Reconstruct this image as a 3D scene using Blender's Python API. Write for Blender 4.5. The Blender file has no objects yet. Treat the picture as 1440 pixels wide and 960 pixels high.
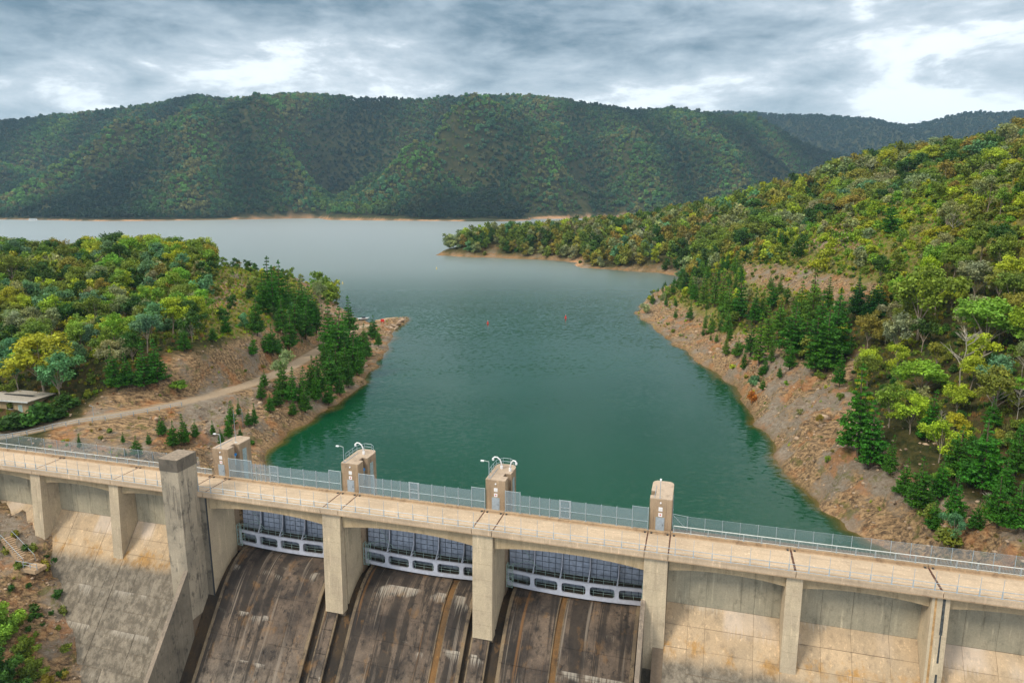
import bpy, math, random
import numpy as np
R = math.radians
random.seed(7); rng = np.random.default_rng(7)
sc = bpy.context.scene
col = sc.collection

# ------------------------------------------------------------------ camera, sky, sun, exposure
PITCH = R(11.5); CAMZ = 54.0; FPX = 960.0
cam = bpy.data.objects.new('camera', bpy.data.cameras.new('camera')); col.objects.link(cam)
cam.location = (0, 0, CAMZ); cam.rotation_euler = (R(90) - PITCH, 0, 0)
cam.data.sensor_width = 36; cam.data.lens = 24.0
cam.data.clip_start = 0.5; cam.data.clip_end = 30000
sc.camera = cam
sc.view_settings.view_transform = 'Standard'; sc.view_settings.look = 'None'
sc.view_settings.exposure = 1.06; sc.view_settings.gamma = 1.0
try: sc.view_settings.use_curve_mapping = False
except Exception: pass
sc.cycles.max_bounces = 5; sc.cycles.diffuse_bounces = 3; sc.cycles.transparent_max_bounces = 12
sc.cycles.glossy_bounces = 2; sc.cycles.transmission_bounces = 2; sc.cycles.volume_bounces = 0

SUN_EL, SUN_AZ = R(44), R(-62)     # azimuth measured from -Y (behind the camera) towards -X
sd = (math.cos(SUN_EL) * math.sin(SUN_AZ), -math.cos(SUN_EL) * math.cos(SUN_AZ), math.sin(SUN_EL))
sun = bpy.data.objects.new('sun', bpy.data.lights.new('sun', 'SUN')); col.objects.link(sun)
sun.data.energy = 1.5; sun.data.angle = R(16); sun.data.color = (1.0, .90, .75)
from mathutils import Vector, Matrix
sun.rotation_euler = Vector(sd).to_track_quat('Z', 'Y').to_euler()

def N(nt, t, **kw):
    n = nt.nodes.new(t)
    for k, v in kw.items():
        if k == 'op': n.operation = v
        elif k == 'bt': n.blend_type = v
        else: setattr(n, k, v)
    return n
class G:
    """tiny node-graph helper"""
    def __init__(s, nt): s.nt = nt; s.L = nt.links.new
    def put(s, sock, v):
        if v is None: return
        if isinstance(v, bpy.types.NodeSocket): s.L(v, sock)
        else: sock.default_value = v
    def math(s, op, a, b=0.5, c=None, clamp=False):
        n = N(s.nt, 'ShaderNodeMath', op=op); n.use_clamp = clamp
        s.put(n.inputs[0], a); s.put(n.inputs[1], b); s.put(n.inputs[2], c); return n.outputs[0]
    def vmath(s, op, a, b=None):
        n = N(s.nt, 'ShaderNodeVectorMath', op=op); s.put(n.inputs[0], a); s.put(n.inputs[1], b); return n.outputs[0]
    def mix(s, f, a, b, bt='MIX'):
        n = N(s.nt, 'ShaderNodeMix'); n.data_type = 'RGBA'; n.blend_type = bt; n.clamp_factor = True
        s.put(n.inputs[0], f)
        for k, v in ((6, a), (7, b)):
            if isinstance(v, tuple) and len(v) == 3: v = (*v, 1)
            s.put(n.inputs[k], v)
        return n.outputs[2]
    def noise(s, vec, scale, detail=4, rough=.55, dist=0.):
        n = N(s.nt, 'ShaderNodeTexNoise'); s.put(n.inputs['Vector'], vec)
        n.inputs['Scale'].default_value = scale; n.inputs['Detail'].default_value = detail
        n.inputs['Roughness'].default_value = rough; n.inputs['Distortion'].default_value = dist
        return n.outputs[0]
    def ramp(s, f, a, b, lo=0., hi=1.):
        n = N(s.nt, 'ShaderNodeMapRange'); n.clamp = True; n.interpolation_type = 'SMOOTHSTEP'
        s.put(n.inputs[0], f)
        for k, v in enumerate((a, b, lo, hi)): n.inputs[k + 1].default_value = v
        return n.outputs[0]
    def mapping(s, vec, scale=(1, 1, 1), loc=(0, 0, 0), rot=(0, 0, 0)):
        n = N(s.nt, 'ShaderNodeMapping'); s.put(n.inputs['Vector'], vec)
        n.inputs['Scale'].default_value = scale; n.inputs['Location'].default_value = loc; n.inputs['Rotation'].default_value = rot
        return n.outputs[0]

world = bpy.data.worlds.new('World'); sc.world = world; world.use_nodes = True
nt = world.node_tree; nt.nodes.clear(); g = G(nt)
out = N(nt, 'ShaderNodeOutputWorld'); bg = N(nt, 'ShaderNodeBackground')
sky = N(nt, 'ShaderNodeTexSky'); sky.sky_type = 'NISHITA'; sky.sun_disc = False
sky.sun_elevation = SUN_EL; sky.sun_rotation = math.pi - SUN_AZ if False else math.atan2(sd[0], sd[1])
skyc = g.vmath('SCALE', sky.outputs[0]); skyc.node.inputs['Scale'].default_value = 0.10
tc = N(nt, 'ShaderNodeTexCoord').outputs['Generated']
sep = N(nt, 'ShaderNodeSeparateXYZ'); g.L(tc, sep.inputs[0]); X, Y, Z = sep.outputs
zp = g.math('ADD', g.math('MAXIMUM', Z, 0.0), 0.20)
cmb = N(nt, 'ShaderNodeCombineXYZ'); g.L(g.math('DIVIDE', X, zp), cmb.inputs[0]); g.L(g.math('DIVIDE', Y, zp), cmb.inputs[1])
P = cmb.outputs[0]
n1 = g.noise(g.mapping(tc, (2.3, 2.3, 7.5), (1.6, .4, .3)), 1.0, 9, .57, .2)
n2 = g.noise(g.mapping(tc, (7., 7., 20.), (7.3, 2.2, 4)), 1.0, 8, .62, .25)
big = g.noise(g.mapping(P, (.28, .45, 1), (2.2, 5.2, 2)), 1.0, 3, .5)
den = g.math('ADD', g.math('MULTIPLY', n1, 1.25), g.math('MULTIPLY', n2, .72))
den = g.math('ADD', den, g.math('MULTIPLY', big, .45))
# cloud deck: thicker overhead and to the left, thinner low down and to the right
den = g.math('SUBTRACT', den, g.math('MULTIPLY', X, .10))
den = g.math('ADD', den, g.math('MULTIPLY', g.ramp(Z, .12, .27), .22))
den = g.math('SUBTRACT', den, 1.255)
cl = g.mix(g.ramp(den, -.22, .16), (.62, .66, .70), (.27, .33, .38))
cl = g.mix(g.ramp(den, .08, .34), cl, (.088, .142, .185))
br = g.ramp(den, -.12, -.24)
cl = g.mix(g.math('MULTIPLY', g.ramp(g.math('ADD', den, g.math('MULTIPLY', n2, .25)), -.02, .10, 1., 0.), .75), cl, (.72, .77, .80))
cie = g.ramp(Z, .20, .85, 1.0, 3.0)      # overcast sky: brighter towards the zenith
cl = g.mix(g.ramp(Z, .27, .55), cl, g.mix(1., cl, (1.22, 1.0, .84), 'MULTIPLY')); hsv = g.vmath('SCALE', cl); g.L(cie, hsv.node.inputs['Scale'])
colr = g.mix(.94, skyc, hsv)
g.L(colr, bg.inputs[0]); bg.inputs[1].default_value = 0.80
g.L(bg.outputs[0], out.inputs[0])

# ------------------------------------------------------------------ coordinates
cp, sp = math.cos(PITCH), math.sin(PITCH)
DO = (0.0, 91.32); DS = (.9623, -.2719); DN = (.2719, .9623)       # dam frame: s along the crest, n upstream
DROT = math.atan2(DS[1], DS[0]); DECK = 7.0
def W(s, n, z=0.): return (DO[0] + s * DS[0] + n * DN[0], DO[1] + s * DS[1] + n * DN[1], z)
def toD(x, y): a, b = x - DO[0], y - DO[1]; return a * DS[0] + b * DS[1], a * DN[0] + b * DN[1]
def ray(px, py):
    u = (px - 720) / FPX; v = (480 - py) / FPX
    return u, cp + v * sp, -sp + v * cp
def atz(px, py, z):
    d = ray(px, py); t = (z - CAMZ) / d[2]; return d[0] * t, d[1] * t, z
def atY(px, py, Yw):
    d = ray(px, py); t = Yw / d[1]; return d[0] * t, Yw, CAMZ + d[2] * t
def proj(x, y, z):
    z = z - CAMZ; D = y * cp - z * sp; D = np.where(np.abs(D) < 1e-6, 1e-6, D)
    return 720 + FPX * x / D, 480 - FPX * (y * sp + z * cp) / D, D

# ------------------------------------------------------------------ numpy noise
_perm = np.concatenate([rng.permutation(512)] * 2)
_grad = rng.uniform(0, 2 * math.pi, 512); _gx, _gy = np.cos(_grad), np.sin(_grad)
def perlin(x, y):
    xi = np.floor(x).astype(int); yi = np.floor(y).astype(int); xf = x - xi; yf = y - yi
    u = xf * xf * xf * (xf * (xf * 6 - 15) + 10); v = yf * yf * yf * (yf * (yf * 6 - 15) + 10)
    def gr(i, j, dx, dy):
        h = _perm[(_perm[(xi + i) & 511] + (yi + j)) & 511]; return _gx[h] * dx + _gy[h] * dy
    a = gr(0, 0, xf, yf); b = gr(1, 0, xf - 1, yf); c = gr(0, 1, xf, yf - 1); d = gr(1, 1, xf - 1, yf - 1)
    return (a + u * (b - a) + v * (c - a) + u * v * (a - b - c + d)) * 1.5
def fbm(x, y, sc_, oct=4, gain=.5):
    r = 0; a = 1.; f = 1. / sc_
    for k in range(oct): r = r + a * perlin(x * f + 17.3 * k, y * f + 5.1 * k); a *= gain; f *= 2.03
    return r
def ridged(x, y, sc_, oct=4, gain=.5):
    r = 0; a = 1.; f = 1. / sc_
    for k in range(oct): r = r + a * (1 - 2 * np.abs(perlin(x * f + 7.3 * k, y * f + 3.1 * k))); a *= gain; f *= 2.1
    return r
def sstep(a, b, x): t = np.clip((x - a) / (b - a), 0, 1); return t * t * (3 - 2 * t)
class TPS:
    def __init__(s, P, lam=.0):
        P = np.array(P, float); s.p = P[:, :2] / 100.; n = len(P)
        d = np.hypot(s.p[:, None, 0] - s.p[None, :, 0], s.p[:, None, 1] - s.p[None, :, 1])
        K = s.k(d) + np.eye(n) * lam; A = np.zeros((n + 3, n + 3)); A[:n, :n] = K
        A[:n, n] = 1; A[:n, n + 1:] = s.p; A[n, :n] = 1; A[n + 1:, :n] = s.p.T
        s.w = np.linalg.solve(A, np.concatenate([P[:, 2], [0, 0, 0]]))
    def k(s, r): return np.where(r > 0, r * r * np.log(r + 1e-12), 0)
    def __call__(s, x, y):
        sh = np.shape(x); x = np.ravel(x) / 100.; y = np.ravel(y) / 100.; o = np.empty(len(x)); n = len(s.p)
        for i in range(0, len(x), 40000):
            a, b = x[i:i + 40000], y[i:i + 40000]
            o[i:i + 40000] = s.k(np.hypot(a[:, None] - s.p[None, :, 0], b[:, None] - s.p[None, :, 1])) @ s.w[:n] + s.w[n] + s.w[n + 1] * a + s.w[n + 2] * b
        return o.reshape(sh)
def inpoly(x, y, poly):
    c = np.zeros(np.shape(x), bool); j = len(poly) - 1
    for i in range(len(poly)):
        xi, yi = poly[i]; xj, yj = poly[j]
        if yi != yj: c ^= ((yi > y) != (yj > y)) & (x < (xj - xi) * (y - yi) / (yj - yi) + xi)
        j = i
    return c
def polydist(x, y, poly, closed=True):
    d = np.full(np.shape(x), 1e9); m = len(poly)
    for i in range(m if closed else m - 1):
        ax, ay = poly[i]; bx, by = poly[(i + 1) % m]; dx, dy = bx - ax, by - ay
        t = np.clip(((x - ax) * dx + (y - ay) * dy) / (dx * dx + dy * dy + 1e-9), 0, 1)
        d = np.minimum(d, np.hypot(x - ax - t * dx, y - ay - t * dy))
    return d

# ------------------------------------------------------------------ the land
def P0(l): return [atz(a, b, 0)[:2] for a, b in l]
shoreL = [W(-49, -60)[:2], W(-49, 9)[:2]] + P0([(366, 636), (400, 614), (430, 597), (450, 583), (480, 562), (505, 543), (520, 525), (540, 498), (552, 475), (562, 458), (572, 446),
          (556, 446), (540, 452), (522, 455), (506, 449), (478, 434), (455, 421), (430, 402)]) + [(-160, 500), (-260, 520), (-420, 500), (-900, 520), (-900, -60)]
shoreR = [W(61, -60)[:2], W(61, 9)[:2]] + P0([(1215, 757), (1192, 742), (1168, 722), (1130, 689), (1100, 655), (1078, 612), (1060, 583), (1030, 545), (1000, 519), (960, 490), (925, 465), (897, 440),
          (903, 427), (922, 415), (947, 401), (958, 389), (925, 383.5), (880, 381.5), (840, 378.5), (811, 375.5), (819, 369.5), (770, 366), (720, 363.5), (660, 361.5), (604, 359)]) + \
          [(-62, 760), (-20, 810), (60, 860), (200, 900), (420, 1000), (900, 1300), (1500, 1500), (1500, -60)]
def Q(l): return [atz(*t) for t in l]
def QY(l): return [atY(*t) for t in l]
roadpx = [(-60, 622, 7.), (0, 613, 7.1), (40, 606, 7.3), (72, 598, 7.6), (110, 591, 8), (160, 584, 8.2), (200, 577, 8.3), (250, 567, 8.4), (300, 555, 8.4), (345, 542, 8.2), (380, 529, 7.8), (410, 515, 7.), (435, 500, 6.), (458, 486, 5.), (478, 472, 3.6), (497, 462, 2.2), (520, 457, 1.0)]
road3 = [atz(*t) for t in roadpx]
ptsL = Q([(30, 583, 8.2), (0, 640, 5.8), (100, 640, 5), (200, 648, 4), (250, 650, 3), (300, 645, 2.2), (300, 610, 4), (200, 605, 6.5), (100, 615, 6.5),
          (350, 590, 4.5), (400, 560, 4.5), (440, 545, 3.8), (230, 517, 15), (270, 503, 16.5), (300, 492, 17), (340, 476, 16.5), (380, 462, 14.5), (420, 448, 11.5), (440, 445, 8),
          (150, 545, 12), (100, 500, 15), (30, 500, 15), (100, 450, 18.5), (30, 450, 18), (200, 450, 19.5), (300, 440, 21), (350, 420, 21), (100, 405, 22), (200, 405, 22.5), (300, 400, 23.5),
          (350, 388, 21.5), (395, 395, 15), (430, 425, 8), (0, 388, 21), (100, 380, 22), (200, 378, 23), (280, 375, 24), (330, 378, 22), (180, 480, 16.5), (470, 450, 3.5)]) + road3[::2] + \
       [(-160, 480, 2), (-260, 500, 3), (-420, 480, 6), (-700, 400, 30), (-700, 150, 30), (-300, 150, 25), (-250, 300, 26), (-180, 130, 9)]
ptsR = QY([(1040, 382, 340), (1130, 338, 330), (1190, 305, 322), (1250, 285, 312), (1320, 265, 300), (1440, 238, 285), (960, 405, 352), (1000, 393, 346), (930, 425, 343),
           (660, 349, 700), (750, 343, 690), (830, 335, 700), (900, 326, 700), (980, 310, 680), (1050, 293, 660), (1130, 272, 630), (1200, 243, 600), (1300, 238, 590), (1380, 224, 570), (1440, 205, 540)]) + \
       Q([(1060, 450, 12), (1150, 430, 21), (1100, 500, 11), (1240, 400, 30), (1350, 350, 41), (1150, 370, 31), (1250, 470, 21), (1350, 450, 27), (1440, 440, 30.5), (1180, 540, 11.5), (1300, 560, 15),
          (1440, 560, 19.4), (1240, 640, 8.5), (1350, 680, 9), (1440, 720, 9.5), (1440, 790, 7.2), (1330, 765, 5.5), (1440, 640, 14), (1200, 600, 9), (900, 362, 8), (960, 365, 12), (1020, 358, 17), (860, 368, 4)]) + \
       [(95, 70, 17), (140, 60, 40), (300, 60, 110), (420, 250, 100), (500, 520, 115), (800, 800, 120), (300, 880, 20), (500, 980, 30), (1200, 1200, 60), (170, 430, 30), (130, 430, 12), (240, 430, 46), (1200, 300, 200), (60, 40, 8), (500, -50, 150)]
tL, tR = TPS(ptsL, .0005), TPS(ptsR, .0005)
# far range
rng_sky = [(-500, 190), (-300, 178), (-150, 172), (0, 170), (60, 163), (130, 156), (200, 148), (240, 141), (268, 133), (290, 136), (320, 139), (370, 133), (430, 132), (500, 136), (560, 138), (600, 138), (650, 134), (740, 133), (800, 140), (850, 149), (900, 154), (960, 154), (1000, 161), (1060, 176), (1130, 205), (1200, 235)]
ptsF = QY([(a, b + 3, 3400 + 250 * math.sin(a * .013)) for a, b in rng_sky]) + \
       QY([(313, 160, 3250), (263, 192, 3000), (233, 205, 2880), (187, 225, 2780), (140, 248, 2680), (67, 275, 2540), (15, 291, 2430), (277, 235, 2600), (270, 262, 2420), (268, 290, 2300),
           (400, 197, 2900), (380, 230, 2650), (350, 270, 2450), (754, 151, 3150), (714, 174, 2950), (685, 192, 2830), (635, 227, 2620), (599, 249, 2500), (548, 274, 2380), (480, 299, 2210),
           (700, 270, 2420), (640, 285, 2280), (786, 222, 2700), (800, 260, 2480), (960, 180, 3050), (1010, 230, 2800), (920, 260, 2600), (880, 210, 2850), (1060, 215, 3050), (1100, 240, 3000), (1050, 275, 2700), (870, 175, 3100), (660, 160, 3230)]) + \
       [(-300, 2900, 130), (-550, 2900, 110), (-900, 2900, 170), (-1500, 3000, 190), (-250, 2560, 40), (-720, 2560, 45), (-470, 3150, 300), (200, 2700, 150), (-90, 3050, 240)] + \
       [(-2600, 3000, 300), (-3500, 3000, 250), (-1800, 2600, 60), (0, 4600, 500), (-2500, 4600, 420), (1800, 4200, 200), (1500, 3200, 120), (1800, 2800, 60), (-1200, 4600, 500)]
ptsG = QY([(900, 175, 5200), (1010, 163, 5200), (1100, 166, 5200), (1180, 168, 5200), (1230, 176, 5200), (1262, 183, 5200), (1300, 181, 5200), (1350, 170, 5100), (1440, 168, 5000), (1560, 165, 4800), (1750, 160, 4700),
           (1180, 230, 4300), (1250, 215, 4500), (1350, 195, 4500), (1330, 215, 4200), (1440, 205, 4200), (1150, 195, 4700), (1060, 190, 4700), (1300, 250, 3800), (1500, 250, 3700), (1200, 262, 3700)]) + \
       [(0, 5200, 300), (-500, 6500, 300), (2000, 6500, 300), (4500, 5000, 400), (1500, 3000, 20), (3000, 3000, 60)]
tF, tG = TPS(ptsF, .002), TPS(ptsG, .002)
spurs = [([(430, 140, 3330), (400, 165, 3200), (313, 160, 3250), (263, 192, 3000), (233, 205, 2880), (187, 225, 2780), (140, 248, 2680), (67, 275, 2540), (15, 291, 2430)], 95),
         ([(263, 192, 3000), (277, 235, 2600), (270, 262, 2420), (268, 292, 2300)], 75), ([(400, 165, 3200), (400, 197, 2900), (430, 240, 2620), (440, 280, 2420)], 80),
         ([(600, 142, 3350), (560, 190, 3000), (500, 235, 2700), (470, 262, 2560)], 60),
         ([(740, 139, 3400), (754, 151, 3150), (714, 174, 2950), (685, 192, 2830), (635, 227, 2620), (599, 249, 2500), (548, 274, 2380), (480, 299, 2210)], 105),
         ([(754, 151, 3150), (790, 190, 2850), (786, 222, 2650), (770, 262, 2450)], 75), ([(870, 175, 3100), (880, 210, 2850), (900, 260, 2600), (905, 290, 2350)], 80),
         ([(960, 165, 3250), (1000, 205, 2950), (1030, 240, 2750), (1040, 275, 2550)], 85), ([(1060, 182, 3350), (1110, 225, 3150), (1160, 260, 3000)], 60), ([(100, 165, 3400), (30, 215, 3050), (-60, 260, 2750)], 80), ([(200, 152, 3400), (130, 205, 3100), (60, 245, 2850)], 60)]
spurs = [([atY(*q)[:2] for q in l], A) for l, A in spurs]
def spurh(x, y):
    r = np.zeros(np.shape(x))
    for l, A in spurs:
        d = polydist(x, y, l, False); r = np.maximum(r, 1.8 * A * np.clip(1 - d / 240., 0, 1) ** 1.25)
    return r
farshore = P0([(-900, 309), (-300, 309), (0, 308.5), (60, 309.5), (150, 311), (230, 310.5), (330, 308.5), (400, 307.5), (448, 307), (455, 309.5), (520, 310), (600, 310.5), (680, 311), (725, 310.8), (735, 308), (800, 307.5), (860, 306)]) + \
           [(700, 2200), (1200, 2100), (2200, 2000), (6000, 1800), (6000, 9000), (-9000, 9000), (-9000, 2200)]
roadw = [(a, b) for a, b, c in road3]
CORR = None
def land(x, y, detail=True):
    """height of the land, signed shore distance, bank mask"""
    x = np.asarray(x, float); y = np.asarray(y, float)
    s, n = toD(x, y)
    wx = x + 2.2 * fbm(x, y, 14, 3); wy = y + 2.2 * fbm(x + 50, y - 31, 14, 3)
    k = sstep(350, 700, y); wx = wx + k * 9 * fbm(x, y, 60, 3); wy = wy + k * 7 * fbm(x - 90, y, 60, 3)
    z = np.full(x.shape, -6.); near = y < 1700
    dl = polydist(wx, wy, shoreL); dl = np.where(inpoly(wx, wy, shoreL), dl, -dl)
    dr = polydist(wx, wy, shoreR); dr = np.where(inpoly(wx, wy, shoreR), dr, -dr)
    zl = tL(x, y); zr = tR(x, y)
    bank = lambda d, t, k: np.where(d > 0, np.minimum(np.maximum(t, .6 + .05 * d), k * d + .15), np.maximum(d * .55, -9.))
    kf = np.where(y > 430, .5, .95); zl = bank(dl, zl, .80); zr = bank(dr, zr, kf)
    left = dl > dr
    z = np.where(left, zl, zr); d = np.maximum(dl, dr)
    # far range
    wfx = x + 60 * fbm(x, y, 400, 3); wfy = y + 22 * fbm(x + 900, y, 500, 3)
    df = polydist(wfx, wfy, farshore); df = np.where(inpoly(wfx, wfy, farshore), df, -df)
    rel = sstep(30, 500, df)
    zf = tF(x, y) - 62 * rel * (1 - sstep(3000, 3300, y)) + rel * (spurh(x + 35 * fbm(x, y, 260, 2), y + 35 * fbm(x + 99, y, 260, 2)) if np.max(y) > 1700 else 0) * (1 - sstep(2750, 3080, y)) + rel * (40 * (ridged(x + 250, y, 620, 2) - .35) + 20 * fbm(x, y, 200, 3)) * (1 - .85 * sstep(3000, 3350, y))
    zg = tG(x, y) + rel * 34 * (ridged(x + 300, y, 900, 3) - .4) * (1 - .8 * sstep(4900, 5200, y))
    zf = zf - np.maximum(y - 3430, 0) * .5 - 14 * sstep(2900, 3300, y)
    if CORR is not None:
        zf = zf * (1 + (np.interp(x / np.maximum(y, 1), CORR[0], CORR[1]) - 1) * sstep(200, 900, df) * (y > 1700))
    zf = np.maximum(zf, zg)
    zf = np.where(df > 0, np.minimum(np.maximum(zf, 3 + .1 * df), df * .95 + .5), np.maximum(df * .3, -9.))
    far = y > 1700
    z = np.where(far, zf, z); d = np.where(far, df, d)
    if detail:
        a = sstep(0, 6, d) * (~far)
        rk = np.exp(-((d - 8) / 14.) ** 2)
        z = z + a * (.6 + 1.7 * rk) * (.55 * fbm(x, y, 9, 4, .55) + .45 * (ridged(x * 1.0 + y * .45, y * .8 - x * .3, 5, 3, .55) - .6)) * (1 - .6 * sstep(300, 600, y))
        ph = z / 2.4 + 1.3 * fbm(x, y, 16, 4) + x * .07 + y * .03
        z = z - np.clip(rk * 1.3, 0, 1) * a * (y < 420) * (x > 0) * .85 * np.sin(2 * math.pi * ph) * .25 * (1 + fbm(x + 60, y, 11, 2))
        z = z + a * 1.6 * fbm(x, y, 45, 3) * sstep(10, 60, d)
    # road bench on the left bank
    rd = polydist(x, y, roadw, False)
    m = rd < 12
    if np.any(m):
        rz = np.array([c for a_, b_, c in road3]); best = np.full(x.shape, 1e9); zz = np.zeros(x.shape)
        for i in range(len(roadw) - 1):
            ax, ay = roadw[i]; bx, by = roadw[i + 1]; dx, dy = bx - ax, by - ay
            t = np.clip(((x - ax) * dx + (y - ay) * dy) / (dx * dx + dy * dy), 0, 1)
            q = np.hypot(x - ax - t * dx, y - ay - t * dy); b = q < best; best = np.where(b, q, best); zz = np.where(b, rz[i] + t * (rz[i + 1] - rz[i]), zz)
        z = np.where(m, zz + (z - zz) * sstep(3.2, 8, best), z)
    z = np.where((y < 150) & (n < 12.5) & (s > -52.8) & (s < 21), np.minimum(z, -9.5), z)
    # downstream side of the dam
    zd = -7 - np.where(s > -88, .677, .22) * (s + 88) + .346 * (n + 1)
    zd = np.minimum(zd, 3)
    zd2 = -62 + .9 * np.maximum(s - 25, 0) + .25 * (n + 1)
    zd = np.maximum(np.maximum(zd, -62), np.minimum(zd2, 6))
    if detail: zd = zd + .9 * fbm(x, y, 7, 4, .55) + .5 * (ridged(x, y, 4, 3) - .5)
    z = np.where(y < 1700, zd + (z - zd) * sstep(4.6, 8.6, n), z)
    return z, d, rd

# match the crest of the range to its height all along
_sky = np.array([(a, b) for a, b in rng_sky if a <= 1000], float); _u = np.linspace(-.95, .34, 110); _y = np.linspace(2300, 4200, 90)
_f = np.ones(len(_u))
for _it in range(3):
    CORR = (_u, _f.copy()); XX, YY = _u[:, None] * _y[None, :], np.repeat(_y[None, :], len(_u), 0); ZZ, _a, _b = land(XX, YY, False)
    px_, py_, _c = proj(XX, YY, ZZ + 15); k_ = np.argmin(py_, 1); i_ = np.arange(len(_u)); top_ = py_[i_, k_]; want = np.interp(px_[i_, k_], _sky[:, 0], _sky[:, 1])
    Dk = YY[i_, k_]; zw = ZZ[i_, k_] + (top_ - want) * Dk / FPX; r_ = np.clip(zw / np.maximum(ZZ[i_, k_], 50), .7, 1.4); r_ = np.convolve(np.pad(r_, 2, 'edge'), np.ones(5) / 5, 'valid'); _f = _f * r_
CORR = (_u, _f)

# ------------------------------------------------------------------ mesh helpers
def mesh_obj(name, verts, faces, mat=None, parent=None, smooth=False):
    me = bpy.data.meshes.new(name); me.from_pydata([tuple(v) for v in verts], [], faces)
    if mat: me.materials.append(mat)
    if smooth: me.polygons.foreach_set('use_smooth', [True] * len(me.polygons))
    me.update(); o = bpy.data.objects.new(name, me); col.objects.link(o)
    if parent: o.parent = parent
    return o
def np_mesh(name, V, F, mat=None, smooth=False, attrs=None):
    V = np.asarray(V, np.float32); F = np.asarray(F, np.int32); k = F.shape[1]
    me = bpy.data.meshes.new(name); me.vertices.add(len(V)); me.vertices.foreach_set('co', V.ravel())
    me.loops.add(F.size); me.loops.foreach_set('vertex_index', F.ravel())
    me.polygons.add(len(F)); me.polygons.foreach_set('loop_start', np.arange(len(F), dtype=np.int32) * k)
    try: me.polygons.foreach_set('loop_total', np.full(len(F), k, np.int32))
    except Exception: pass
    if smooth: me.polygons.foreach_set('use_smooth', np.ones(len(F), bool))
    me.update(calc_edges=True)
    for nme, a in (attrs or {}).items():
        at = me.attributes.new(nme, 'FLOAT', 'POINT'); at.data.foreach_set('value', np.asarray(a, np.float32).ravel())
    if mat: me.materials.append(mat)
    return me
def link(me, name, parent=None, loc=None):
    o = bpy.data.objects.new(name, me); col.objects.link(o)
    if parent: o.parent = parent
    if loc is not None: o.location = loc
    return o
class MB:
    def __init__(s): s.v = []; s.f = []
    def add(s, v, f): b = len(s.v); s.v += [tuple(q) for q in v]; s.f += [tuple(b + i for i in q) for q in f]; return s
    def box(s, x0, x1, y0, y1, z0, z1):
        return s.add([(x0, y0, z0), (x1, y0, z0), (x1, y1, z0), (x0, y1, z0), (x0, y0, z1), (x1, y0, z1), (x1, y1, z1), (x0, y1, z1)],
                     [(0, 3, 2, 1), (4, 5, 6, 7), (0, 1, 5, 4), (1, 2, 6, 5), (2, 3, 7, 6), (3, 0, 4, 7)])
    def extr(s, poly, axis, a, b):
        """extrude a polygon along axis ('x','y','z') from a to b"""
        m = len(poly); mk = {'x': lambda p, t: (t, p[0], p[1]), 'y': lambda p, t: (p[0], t, p[1]), 'z': lambda p, t: (p[0], p[1], t)}[axis]
        v = [mk(p, a) for p in poly] + [mk(p, b) for p in poly]
        f = [tuple(range(m))[::-1], tuple(range(m, 2 * m))] + [(i, (i + 1) % m, m + (i + 1) % m, m + i) for i in range(m)]
        return s.add(v, f)
    def tube(s, p, r, n=6, r2=None):
        """tube through points p"""
        p = [Vector(q) for q in p]; rs = r if isinstance(r, (list, tuple)) else [r + (r2 - r) * i / (len(p) - 1) if r2 is not None else r for i in range(len(p))]
        b = len(s.v); m = len(p)
        for i, q in enumerate(p):
            d = (p[min(i + 1, m - 1)] - p[max(i - 1, 0)]).normalized()
            u = d.cross(Vector((0, 0, 1)) if abs(d.z) < .9 else Vector((1, 0, 0))).normalized(); w = d.cross(u)
            for k in range(n):
                a = 2 * math.pi * k / n; s.v.append(tuple(q + (u * math.cos(a) + w * math.sin(a)) * rs[i]))
        for i in range(m - 1):
            for k in range(n): s.f.append((b + i * n + k, b + i * n + (k + 1) % n, b + (i + 1) * n + (k + 1) % n, b + (i + 1) * n + k))
        s.f.append(tuple(b + k for k in range(n))[::-1]); s.f.append(tuple(b + (m - 1) * n + k for k in range(n)))
        return s
    def build(s, name, mat, parent=None, smooth=False): return mesh_obj(name, s.v, s.f, mat, parent, smooth)
def tag(o, label=None, cat=None, group=None, kind=None):
    if label: o['label'] = label
    if cat: o['category'] = cat
    if group: o['group'] = group
    if kind: o['kind'] = kind
    return o
def empty(name, loc=(0, 0, 0), rz=0, parent=None):
    o = bpy.data.objects.new(name, None); col.objects.link(o); o.location = loc; o.rotation_euler = (0, 0, rz); o.empty_display_size = .5
    if parent: o.parent = parent
    return o
def thing(name, label, cat, loc=(0, 0, 0), rz=0, group=None): return tag(empty(name, loc, rz), label, cat, group)

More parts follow.
